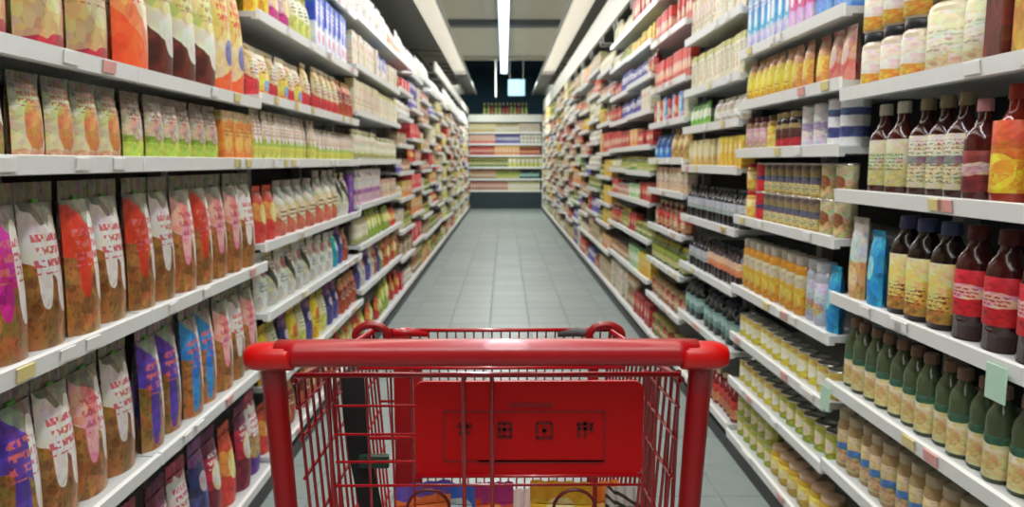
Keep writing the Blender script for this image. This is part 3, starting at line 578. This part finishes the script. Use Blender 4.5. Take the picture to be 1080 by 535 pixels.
# --- right, second bay
F(1, 1, 7, [('bluebox', .3), ('pinktall', .52), ('bluetall', 1)]); F(1, 1, 6, [('pinkpk', .2), ('orangepk', .5), ('yellowpk', 1)])
F(1, 1, 5, [('bluecan', .2), ('silvercan', .42), ('darkjar', .66), ('yellowjar', .78), ('pinkjar', 1)])
F(1, 1, 4, [('creamcan', .22), ('goldcan', .76), ('redcan', .88), ('yellowredjar', 1)])
F(1, 1, 3, [('bluepouch', .12), ('palejar', .3), ('amberjar', 1)])
F(1, 1, 2, [('yellowcan', 1)]); F(1, 1, 1, [('limecan', .5), ('yellowcan', 1)]); F(1, 1, 0, [(['yellowpot'], .55), ('limecan', 1)])
# --- right, third bay
F(1, 2, 8, ['creamtall']); F(1, 2, 7, [('creambox', .5), ('creamtall', 1)]); F(1, 2, 6, ['creamstick'])
F(1, 2, 5, [('whitepk', .6), ('greenpk', 1)]); F(1, 2, 4, [('yellowbox', .35), ('yellowtub', 1)])
F(1, 2, 3, ['blackbottle']); F(1, 2, 2, [('orangelabel', .55), ('blackbottle', 1)]); F(1, 2, 1, ['tealbottle']); F(1, 2, 0, [(['redbottle'], 1)])
# --- right, fourth bay
F(1, 3, 8, ['redstick']); F(1, 3, 9, ['bluetall']); F(1, 3, 7, ['redstick']); F(1, 3, 6, [(['creamstick', 'redstick', 'bluetall'], 1)])
F(1, 3, 5, [('tanbag', .5), ('bluebag', 1)]); F(1, 3, 4, ['tanbox']); F(1, 3, 3, [(['redbottle', 'beigejar'], 1)])
F(1, 3, 2, ['greenbottle']); F(1, 3, 1, [(['beigejar', 'redjarf'], 1)]); F(1, 3, 0, [(['redjarf', 'greenjar'], 1)])
# --- the rest, from repeating assortments
lp = [['redbox', 'tanbox'], ['redtray'], ['beigejar', 'rosecan'], ['creambox'], ['greenjar'], ['beigebox'], ['whitecan'], ['limebag'], ['rustbag'], ['orangebox'], ['rosecan'], ['purplepk'], ['tanbox'], ['greenbottle'], ['creamstick'], ['beigejar'], ['redbag'], ['yellowtub'], ['whitepk']]
rp = [['purplepk'], ['redbox'], ['greenbox'], ['yellowbox'], ['redjarf'], ['redbottle', 'beigejar'], ['whitecan'], ['beigebox'], ['orangebox'], ['greenjar'], ['rosecan'], ['creambox'], ['tanbox'], ['beigejar'], ['greenbottle'], ['palebottle'], ['redstick'], ['whitepk']]
for s in (-1, 1):
    for i in range(6 if s < 0 else 4, NB[s]):
        zs = (LB if s < 0 else RB)[i]; pool = lp if s < 0 else rp
        warm = [['beigebox'], ['tanbox'], ['creambox'], ['rosecan'], ['beigejar'], ['whitecan'], ['creamstick'], ['yellowtub'], ['whitepk'], ['limebag' if s < 0 else 'greenjar']]
        for n in range(len(zs)):
            if s < 0 and n == len(zs)-1:
                F(s, i, n, [('pinkpack', .4), ('whitepack', 1)] if i == 6 else ['whitepack']); continue
            pl = pool if (i < 11 or rs.random() < .35) else warm
            a, c = rs.choice(pl), rs.choice(pl); sp = rs.choice([.33, .5, .66, 1])
            if s < 0 and i == 7 and n % 2: a, c = ['redtray'], ['redtray']
            if s > 0 and i == 5 and n in (7, 6): a, c, sp = ['purplepk'], ['redbox'], .5
            if s > 0 and i == 5 and n == 5: a, c, sp = ['redbox'], ['redstick'], .5
            if s > 0 and i == 6 and n in (2, 3, 4): a, c, sp = ['yellowbox'], ['greenjar'], .6
            F(s, i, n, [(a, sp), (c, 1)] if sp < 1 else [(a, 1)])

# --- end-of-aisle shelving
EY = 20.15
ez = [.34, .62, .9, 1.19, 1.46, 1.75, 2.06, 2.33]; ez = [.467, .77, 1.08, 1.39, 1.69, 1.99]
ee = tag(link('end_shelving', None, None, (.03, EY, 0)), 'white framed shelving closing the far end of the aisle', 'shelving')
EW = .97
MB().box(-EW, EW, .38, .4, .3, 2.4).build('back_panel', mat('end_back', '#8c8c70', .6), ee)
for x in (-EW-.03, EW+.005): MB().box(x, x+.025, -.01, .4, 0, 2.42).build('upright', M_white, ee)
MB().box(-EW, EW, .03, .4, 0, .43).build('kick_plate', mat('end_kick', '#1e2f36', .5), ee)
for z in ez:
    q = MB().box(-EW, EW, .012, .38, -.015, .008).build('shelf', M_board, ee, (0, 0, z)); MB().box(-EW, EW, 0, .012, -.02, .022).build('price_rail', M_rail, q)
q = MB().box(-EW, EW, 0, .38, 2.4, 2.43).build('top_board', M_board, ee)
MB().box(-EW, EW, -.02, .0, 2.27, 2.46, 0, .004).build('header_board', mat('end_header', '#f3f4e8', .4), ee)
ef = [['rosecan', 'whitecan'], ['beigejar', 'greenbottle', 'tealbottle'], ['greenjar', 'limebag'], ['redbox', 'orangebox', 'redjarf'], ['pinkpk', 'purplepk', 'whitepk'], ['yellowtub', 'whitecan', 'creambox']]
for n, z in enumerate(ez):
    top = (ez[n+1] if n < 5 else 2.27)-.0; x = -EW+.02; k = 0
    while x < EW-.1:
        st = ST[ef[n][min(len(ef[n])-1, int((x+EW)/(2*EW)*len(ef[n])))]]; h = min(max(st['h'], (top-z)*.82), top-z-.01)
        ITEMS.append(dict(side=0, bay=0, shelf=n, st=st, x=.03+x+st['w']/2, y=EY+.05+st['d']/2, z=z+.008, h=h, tier=0, tiers=1, ang=0)); x += st['w']*1.04
x = -.55
while x < .6:
    st = ST['greenbottle' if int(x*10) % 3 else 'redbottle']; ITEMS.append(dict(side=0, bay=0, shelf=6, st=st, x=.03+x, y=EY+.15, z=2.43, h=.34, tier=0, tiers=1, ang=0)); x += .1

# --- instantiate
SHW = ['lowest', 'second', 'third', 'fourth', 'fifth', 'sixth', 'seventh', 'eighth', 'ninth', 'tenth']
rows = {}
for it in ITEMS: rows.setdefault((it['side'], it['bay'], it['shelf'], it['st']['key'], it['tier']), []).append(it)
for key, l in rows.items():
    l.sort(key=lambda q: -q['y'] if q['side'] else q['x'])
    for n, it in enumerate(l): it['n'] = n; it['of'] = len(l)
def vis(it):
    p = project(it['x'], it['y'], it['z']+it['h']/2)
    if not p: return 0
    if not (-110 < p[0] < 1190 and -150 < p[1] < 690): return 0
    d = math.hypot(it['x'], it['y']); return it['h']*it['st']['w']/d**3+1e-6
for it in ITEMS: it['vis'] = vis(it)
bykind = {}
for it in ITEMS:
    if it['vis']: bykind.setdefault(it['st']['kind'], []).append(it)
CATN = {B: 'bag', X: 'box', T: 'bottle', J: 'jar', C: 'can', K: 'packet'}
for kind, l in bykind.items():
    l.sort(key=lambda q: -q['vis'])
    restmb = MB(); rmats = []
    for n, it in enumerate(l):
        st = it['st']; G = get_geo(st['key'], it['h']); s = it['side']
        rz = (math.pi/2 if s < 0 else -math.pi/2 if s > 0 else 0)+it['ang']; g = G['g']
        if n < 300:
            d = math.hypot(it['x'], it['y'])
            mxw = st['w']*800*abs(it['x'])/max(d, .1)**2 if s else 3
            split = d < 5.5 and len(g) > 1
            if split:
                if not G['split']: G['split'] = [(nm or kind, mb.mesh(nm or kind, [m])) for nm, mb, m in g]
                o = link(kind, G['split'][0][1], None, (it['x'], it['y'], it['z']), (0, 0, rz))
                for nm, me in G['split'][1:]: link(nm, me, o)
            else:
                if not G['whole']:
                    mb = MB(); ms = []
                    for nm, q, m in g:
                        if m not in ms: ms.append(m)
                        mb.join(q, Matrix.Identity(4), [ms.index(m)])
                    G['whole'] = mb.mesh(kind, ms)
                o = link(kind, G['whole'], None, (it['x'], it['y'], it['z']), (0, 0, rz))
            tr = (' of '+['lower', 'middle', 'upper'][it['tier'] if it['tiers'] == 3 else it['tier']*2]+' tier') if it['tiers'] > 1 else ''
            if s: lb = f"{st['label']}, {ORD[it['n']]}{tr} from far end, {SHW[it['shelf']]} shelf, {bayname(s, it['bay'])}"
            else: lb = f"{st['label']}, {ORD[it['n']]} from left, {SHW[it['shelf']]} shelf, end shelving"
            ws = lb.split()
            if len(ws) > 16: lb = lb.replace(' from far end', ' from far')
            if len(lb.split()) > 16: lb = lb.replace(' and ', '-')
            if len(lb.split()) > 16: lb = lb.replace(' of lower tier', ' below').replace(' of upper tier', ' above').replace(' of middle tier', ' midway')
            gp = f"{st['label']} row on {SHW[it['shelf']]} shelf, {bayname(s, it['bay'])}" if s else f"{PN[kind]} row on the {SHW[it['shelf']]} end shelf"
            tag(o, lb, CATN[kind], gp)
        else:
            mx = Matrix.Translation((it['x'], it['y'], it['z'])) @ Matrix.Rotation(rz, 4, 'Z')
            for nm, q, m in g:
                if m not in rmats: rmats.append(m)
                restmb.join(q, mx, [rmats.index(m)])
    print('KIND', kind, len(l))
    if restmb.f:
        o = restmb.build('distant_'+{B: 'bags', X: 'cartons', T: 'bottles', J: 'jars', C: 'cans', K: 'packets'}[kind], rmats)
        tag(o, f'many small {PN[kind] if kind != X else "carton"}{"e" if kind == X and 0 else ""}s crowding the distant shelves of the aisle', CATN[kind], kind='stuff')

# mint shelf cards near the right edge
for n, (yy, zz, lb) in enumerate(((1.415, .815, 'pale mint price card clipped on the nearest right shelf edge'), (2.17, .545, 'pale mint price card at the first right bay seam'))):
    o = MB().box(-.004, 0, -.03, .03, -.035, .035, 0, .001).build('price_card', mat('mint_card', '#b9dcc4', .5, noise=.05), None, (RX-.004, yy, zz)); tag(o, lb, 'card')

# hanging aisle sign, far
sg = tag(link('hanging_sign', None, None, (.29, 18.4, 3.0)), 'pale blue sign hanging in the dark above the end shelving', 'sign')
MB().box(-.2, .2, 0, .03, -.2, .18, 0, .004).build('panel', mat('sign_blue', '#5f8798', .5), sg)
for x in (-.16, .16): MB().tube([(x, .015, .18), (x, .015, 1.2)], .006).build('hanger', M_alu, sg)
rd = tag(MB().tube([(-.2, 18.2, 2.75), (-.2, 18.2, 4.2)], .012).build('hanging_rod', M_white), 'thin white rod hanging left of the blue sign', 'rod')

# ---------------------------------------------------------------- shopping cart
M_red = mat('cart_red_plastic', '#a80010', .3, spec=.5, coat=.25, noise=.08, nscale=14)
M_red2 = mat('cart_red_cap', '#cc0a08', .3, coat=.25)
M_redd = mat('cart_red_powder', '#94040e', .35, coat=.15)
M_wire = mat('cart_red_wire', '#a80a18', .25, coat=.6)
M_panel = mat('cart_red_panel', '#b80002', .45, spec=.3, noise=.06, nscale=8)
M_mark = mat('panel_print_dark', '#6c0206', .5)
M_blk = mat('strap_black', '#0c0c0d', .7, noise=.2, nscale=60)
M_buck = mat('buckle_green', '#1c3a2c', .35)
M_rub = mat('wheel_rubber', '#2a2a2c', .7); M_steel = mat('caster_steel', '#a8a8aa', .3, .8)
cart = tag(link('shopping_cart', None, None, (0, 0, 0)), 'red wire shopping cart seen over its handle in the middle of the aisle', 'cart')
CX = -.02; HY = .865; HZ = 1.016
def cp(mb, name, m, parent=cart): return mb.build(name, m, parent)
def sweep(sections, m=16):
    """closed super-ellipse tube: sections (x, y, z, ry, rz)"""
    vs = []; n = m; fs = []
    for x, y, z, ry, rz in sections:
        for k in range(n):
            a = 2*math.pi*k/n; c, s_ = math.cos(a), math.sin(a)
            vs.append((x, y+ry*math.copysign(abs(c)**.8, c), z+rz*math.copysign(abs(s_)**.8, s_)))
    for i in range(len(sections)-1):
        for k in range(n): fs.append([i*n+k, i*n+(k+1) % n, (i+1)*n+(k+1) % n, (i+1)*n+k])
    fs += [list(range(n))[::-1], [(len(sections)-1)*n+k for k in range(n)]]
    return MB().add(vs, fs, 0, None, True)
hs = []
for t in range(21):
    x = -.245+.49*t/20; hs.append((CX+x, HY+.004*math.cos(x*5), HZ+.002, .019, .0155))
cp(sweep(hs), 'handle', M_red)
for s in (-1, 1):
    sec = [(.226, .0192, .0158, 0), (.232, .0195, .016, 0), (.245, .020, .0162, 0), (.262, .020, .0162, .001), (.272, .0185, .015, .002), (.279, .015, .012, .003), (.282, .007, .006, .003)]
    o = cp(sweep([(CX+s*a, HY, HZ-.001, b_, c_) for a, b_, c_, dd in (sec if s > 0 else sec[::-1])]), 'handle_end_cap', M_red2)
    # collar under the cap and post
    cp(MB().tube([(CX+s*.252, HY+.004, HZ-.012), (CX+s*.25, HY+.006, HZ-.05), (CX+s*.243, HY+.012, .8), (CX+s*.225, HY+.02, .62), (CX+s*.215, HY+.05, .3), (CX+s*.21, HY+.12, .17)], [.0145, .014, .013, .0125, .0125, .0125], 10), 'post', M_redd)
# rear rim wire under handle
RY = .9
def wire(p, q, r=.0022, par=cart, name='wire', m=None, n=6): return cp(MB().tube([p, q], r, n), name, m or M_wire, par)
rimz = .982
gate = cp(MB().tube([(CX-.235, RY, rimz), (CX+.235, RY, rimz)], .0035, 8), 'rear_rim', M_wire)
def PX(x, y, Y):                      # point seen at a pixel, at depth Y
    F_ = (math.sin(YAW)*math.cos(PITCH), math.cos(YAW)*math.cos(PITCH), -math.sin(PITCH)); Rv = (math.cos(YAW), -math.sin(YAW), 0); U = (math.sin(YAW)*math.sin(PITCH), math.cos(YAW)*math.sin(PITCH), math.cos(PITCH))
    a, b_ = (x-540)/800, -(y-267.5)/800; d = [F_[i]+a*Rv[i]+b_*U[i] for i in range(3)]; t = Y/d[1]; return (d[0]*t, Y, CAM_H+d[2]*t)
# rear gate grid
GY = .915
for y_ in (428, 458, 487, 512, 545):
    z = PX(500, y_, .95)[2]; wire((CX-.2, .95, z), (CX+.2, .95, z), .0018)
for x_, r_ in ((345, .003), (352, .002), (386, .0018), (412, .0016), (434, .0018), (682, .0018), (694, .0018), (708, .002), (716, .003)):
    q = PX(x_, 400, .955); wire((q[0], .955, rimz-.01), (q[0]*.96, .955, .56), r_)
for x in (-.03, .0045): wire((CX+x, RY-.004, rimz), (CX+x, RY-.004, .56), .003)
# child seat flap: flat sign panel with rounded corners
PY = .935
def rrect(x0, x1, z0, z1, r, y0, y1, n=5):
    pts = []
    for cx, cz, a0 in ((x1-r, z1-r, 0), (x0+r, z1-r, 90), (x0+r, z0+r, 180), (x1-r, z0+r, 270)):
        for k in range(n+1): a = R(a0+90*k/n); pts.append((cx+r*math.cos(a), cz+r*math.sin(a)))
    N = len(pts); vs = [(x, y0, z) for x, z in pts]+[(x, y1, z) for x, z in pts]
    return MB().add(vs, [list(range(N))[::-1], list(range(N, 2*N))]+[[i, (i+1) % N, N+(i+1) % N, N+i] for i in range(N)])
x0, _, z1 = PX(437, 403, PY); x1, _, z0 = PX(677, 501, PY)
pan = cp(rrect(x0, x1, z0, z1, .012, PY, PY+.006), 'sign_panel', M_panel)
fr = [(x0+.002, PY, z0+.001), (x1-.002, PY, z0+.001)]
cp(MB().tube([(x0, PY-.002, z0), (x1, PY-.002, z0)], .0025, 8), 'panel_edge', M_wire, pan)
# printed marks on the panel, dark red, raised a hair
def bar(mb, xa, ya, xb, yb, wd):
    a = Vector(PX(xa, ya, PY)); b_ = Vector(PX(xb, yb, PY)); t = (b_-a).normalized(); q = Vector((-t.z, 0, t.x))*wd/2
    f = [a+q, b_+q, b_-q, a-q]; mb.add([(p.x, PY-.0012, p.z) for p in f]+[(p.x, PY, p.z) for p in f], [[3, 2, 1, 0], [0, 1, 5, 4], [1, 2, 6, 5], [2, 3, 7, 6], [3, 0, 4, 7]])
px = .00118
M_mark2 = mat('panel_line_dark', '#8c0408', .45)
mb = MB()
for a in ((468, 434, 638, 434), (468, 486, 638, 486), (468, 434, 468, 486), (638, 434, 638, 486)): bar(mb, *a, px*2.4)
cp(mb, 'printed_frame', M_mark2, pan)
mb = MB(); bar(mb, 537, 427, 583, 427, px*5); cp(mb, 'printed_bar', M_mark2, pan)
mb = MB(); bar(mb, 505, 487, 636, 487, px*4); cp(mb, 'printed_bar', M_mark2, pan)
gly = [[(482, 450, 498, 450), (490, 443, 490, 462), (484, 446, 496, 458), (496, 446, 484, 458)],
       [(526, 446, 526, 461), (526, 446, 539, 446), (526, 453, 539, 453), (526, 461, 540, 461), (539, 446, 539, 461), (532, 446, 532, 461)],
       [(566, 446, 582, 446), (566, 446, 566, 462), (582, 446, 582, 462), (566, 462, 582, 462), (571, 454, 578, 454), (574, 450, 574, 458)],
       [(608, 447, 626, 447), (610, 452, 624, 452), (610, 447, 610, 462), (617, 443, 617, 462), (624, 447, 624, 456)]]
for g in gly:
    mb = MB()
    for a in g: bar(mb, *a, px*3.3)
    cp(mb, 'printed_mark', M_mark, pan)
# leg-hole rings of the child seat
for x in (452, 606):
    c = Vector(PX(x, 538, RY)); r_ = .0265
    cp(MB().tube([(c.x+r_*math.cos(a), RY, c.z+r_*math.sin(a)) for a in [2*math.pi*k/20 for k in range(20)]], .0022, 6, closed=True), 'leg_ring', mat('ring_dark', '#5c1010', .35))
# basket body
FY = 1.42; TZ = .92; BZ = .44
def side_x(s, y, z):
    t = (y-RY)/(FY-RY); k = (z-BZ)/(.97-BZ); wt = .236+(-.006)*t; wb = .2-.01*t; return CX-.004*t+s*(wb+(wt-wb)*k)
def rim_z(y): return .975+(TZ-.975)*(y-RY)/(FY-RY)
for s in (-1, 1):
    cp(MB().tube([(side_x(s, RY, .97), RY, rim_z(RY)), (side_x(s, FY, TZ), FY, rim_z(FY))], .0045, 8), 'side_rim', M_wire)
    n = 17
    for i in range(n):
        y = RY+.012+(FY-RY-.02)*i/(n-1); wire((side_x(s, y, rim_z(y)), y, rim_z(y)), (side_x(s, y, BZ), y, BZ+.0), .0022)
    for z in (.94, .9, .85, .78, .7, .6, .5):
        wire((side_x(s, RY, z), RY+.002, z), (side_x(s, FY, z-.03 if z > .9 else z), FY, z-(.05*(z-.5) if z > .6 else 0)), .0026)
# front wall: dense thin wires
fw = [side_x(-1, FY, .9), side_x(1, FY, .9)]
n = 27
for i in range(n):
    t = i/(n-1); xt = fw[0]+(fw[1]-fw[0])*t; xb = side_x(-1, FY, BZ)+(side_x(1, FY, BZ)-side_x(-1, FY, BZ))*t
    wire((xt, FY, TZ), (xb, FY-.02, BZ), .0018)
for z in (TZ, .9, .78, .66, .54): wire((side_x(-1, FY, z), FY+.003, z), (side_x(1, FY, z), FY+.003, z), .0028 if z < TZ else .004)
for x_, y_, hw in ((424, FY-.016, .016), (686, 1.1, .0105)):
    q = PX(x_, 400, y_); cp(MB().box(q[0]-hw, q[0]+hw, y_, y_+.008, BZ+.1 if y_ < 1.2 else BZ, .925 if y_ < 1.2 else TZ-.01, 0, .002), 'wall_strip', M_redd)
# seat back frame, mid basket
SY = 1.12
for x in (-.115, .155): cp(MB().box(CX+x-.008, CX+x+.008, SY, SY+.006, .56, .93, 0, .002), 'seat_post', M_redd)
for z in (.93, .82, .7): wire((CX-.2, SY, z), (CX+.2, SY, z), .003)
# bottom wires
for i in range(13):
    x = -.18+.36*i/12; wire((CX+x, RY, BZ), (CX+x, FY-.02, BZ), .0024, name='floor_wire')
for y in (.95, 1.1, 1.25, 1.4): wire((CX-.2, y, BZ-.003), (CX+.2, y, BZ-.003), .003, name='floor_wire')
# corner loops and plastic pieces on the front rim
for s, cx_ in ((-1, 393), (1, 638)):
    c = Vector(PX(cx_, 352, FY)); a_, b_ = .031, .021
    pts = [(c.x+a_*math.cos(t), FY-.01, c.z-.002+b_*math.sin(t)) for t in [2*math.pi*k/24 for k in range(24)]]
    cp(MB().tube(pts, .0075, 8, closed=True), 'corner_loop', M_redd)
    e0 = Vector(PX(415 if s < 0 else 622, 352, FY)); e1 = Vector(PX(452 if s < 0 else 588, 353, FY))
    cp(MB().tube([e0, e0.lerp(e1, .4)+Vector((0, 0, .004)), e1], [.008, .0095, .005], 8), 'rim_grip', M_red if s < 0 else mat('grip_grey', '#4a4446', .5))
# black child strap with buckle
st_pts = [PX(372, 396, 1.1), PX(374, 440, 1.1), PX(380, 482, 1.1), PX(392, 540, 1.09)]
def ribbon(pts, w_, t=.002):
    vs = []; fs = []
    for p in pts: vs += [(p[0]-w_/2, p[1], p[2]), (p[0]+w_/2, p[1], p[2]), (p[0]+w_/2, p[1]+t, p[2]), (p[0]-w_/2, p[1]+t, p[2])]
    for i in range(len(pts)-1):
        for k in range(4): fs.append([i*4+k, i*4+(k+1) % 4, (i+1)*4+(k+1) % 4, (i+1)*4+k])
    fs += [[3, 2, 1, 0], [len(vs)-4, len(vs)-3, len(vs)-2, len(vs)-1]]
    return MB().add(vs, fs)
stp = cp(ribbon(st_pts, .034), 'strap', M_blk)
c = PX(394, 489, 1.08); cp(MB().box(c[0]-.022, c[0]+.022, c[1], c[1]+.012, c[2]-.008, c[2]+.01, 0, .003), 'buckle', M_buck, stp)
# chassis and wheels
for s in (-1, 1):
    cp(MB().tube([(CX+s*.21, .985, .17), (CX+s*.2, 1.2, .15), (CX+s*.17, 1.5, .14)], .013, 8), 'chassis_rail', M_redd)
    cp(MB().tube([(CX+s*.17, 1.45, .15), (CX+s*.19, 1.40, .3), (CX+s*.2, 1.38, BZ)], .011, 8), 'front_strut', M_redd)
for y, x in ((1.0, .21), (1.45, .175)): cp(MB().tube([(CX-x, y, .158 if y < 1.2 else .14), (CX+x, y, .158 if y < 1.2 else .14)], .011, 8), 'cross_bar', M_redd)
for s in (-1, 1):
    for y, x in ((1.02, .21), (1.46, .175)):
        wh = cp(MB().lathe([(.02, -.014), (.055, -.014), (.06, -.008), (.06, .008), (.055, .014), (.02, .014)], 18), 'wheel', M_rub)
        wh.location = (CX+s*x, y, .0605); wh.rotation_euler = (0, math.pi/2, 0)
        fk = MB().box(-.022, -.018, -.015, .015, 0, .085).box(.018, .022, -.015, .015, 0, .085).box(-.022, .022, -.018, .018, .085, .092)
        fo = cp(fk, 'caster_fork', M_steel); fo.location = (CX+s*x, y, .055)
# groceries in the cart
def cartbag(px_, py_, Y, w_, h_, d_, m, lb, rot, kind='snack_bag', tip=-.5):
    tp = PX(px_, py_, Y)
    body, seal = pouch(w_, h_, d_, .1); o = body.build(kind, m); seal.build('seal', m, o)
    o.rotation_euler = (tip, 0, rot); v = o.rotation_euler.to_matrix() @ Vector((0, 0, h_))
    o.location = Vector(tp)-v; tag(o, lb, 'bag', 'snack bags inside the cart'); return o
cartbag(445, 509, 1.02, .08, .3, .06, print_mat('cb1', [(0, '#f06a20'), (.75, '#f4803a'), (.84, '#f07a30'), (.93, '#6a52b0')], busy=.25, em=('#f8c850', .5, .7, .3, .1)), 'orange snack bag with violet top at left in the cart', .25, tip=-.12)
cartbag(482, 510, 1.1, .09, .31, .06, print_mat('cb2', [(0, '#1c6cd0'), (.6, '#48b8e8'), (.85, '#2c6ce0')], busy=.25, em=('#bfeaf2', .55, .86, .25, .07), em2=('#9cdc70', .7, .7, .2, .06)), 'bright blue snack bag in the cart behind the seat flap', -.15, tip=-.1)
cartbag(521, 509, 1.04, .055, .3, .05, print_mat('cb3', [(0, '#e8401c'), (.7, '#f0602c'), (.9, '#c83c8c')], busy=.25, em=('#f8a040', .5, .8, .3, .1)), 'red orange snack bag in the cart beside the blue one', .1, tip=-.1)
cartbag(592, 508, 1.05, .09, .32, .07, print_mat('cb4', [(0, '#f8a010'), (.7, '#fcd030'), (.9, '#f8b820')], busy=.25, em=('#fff0a0', .5, .85, .25, .08)), 'yellow snack bag in the cart right of centre', -.1, tip=-.12)
cartbag(630, 509, 1.14, .07, .31, .06, print_mat('cb5', [(0, '#f07818'), (.7, '#f89020')], busy=.25, em=('#fcc060', .5, .8, .3, .1)), 'plain orange snack bag in the cart beside the yellow one', .3, tip=-.1)
cartbag(657, 513, 1.08, .055, .3, .05, print_mat('cb6', [(0, '#d8d4cc'), (.7, '#e8e6e0'), (.84, '#4a4844'), (.86, '#e4e2dc'), (.89, '#4a4844'), (.91, '#e8e6e0'), (.94, '#4a4844'), (.96, '#e8e6e0')], busy=.1, tilt=.12, wav=.01), 'white snack bag with dark slanting stripes at right in the cart', .1, tip=-.1)
cartbag(552, 516, 1.16, .06, .3, .05, print_mat('cb7', [(0, '#e8dcd6'), (.9, '#f2ece8')], busy=.15), 'plain white snack bag in the middle of the cart', .05, tip=-.1)
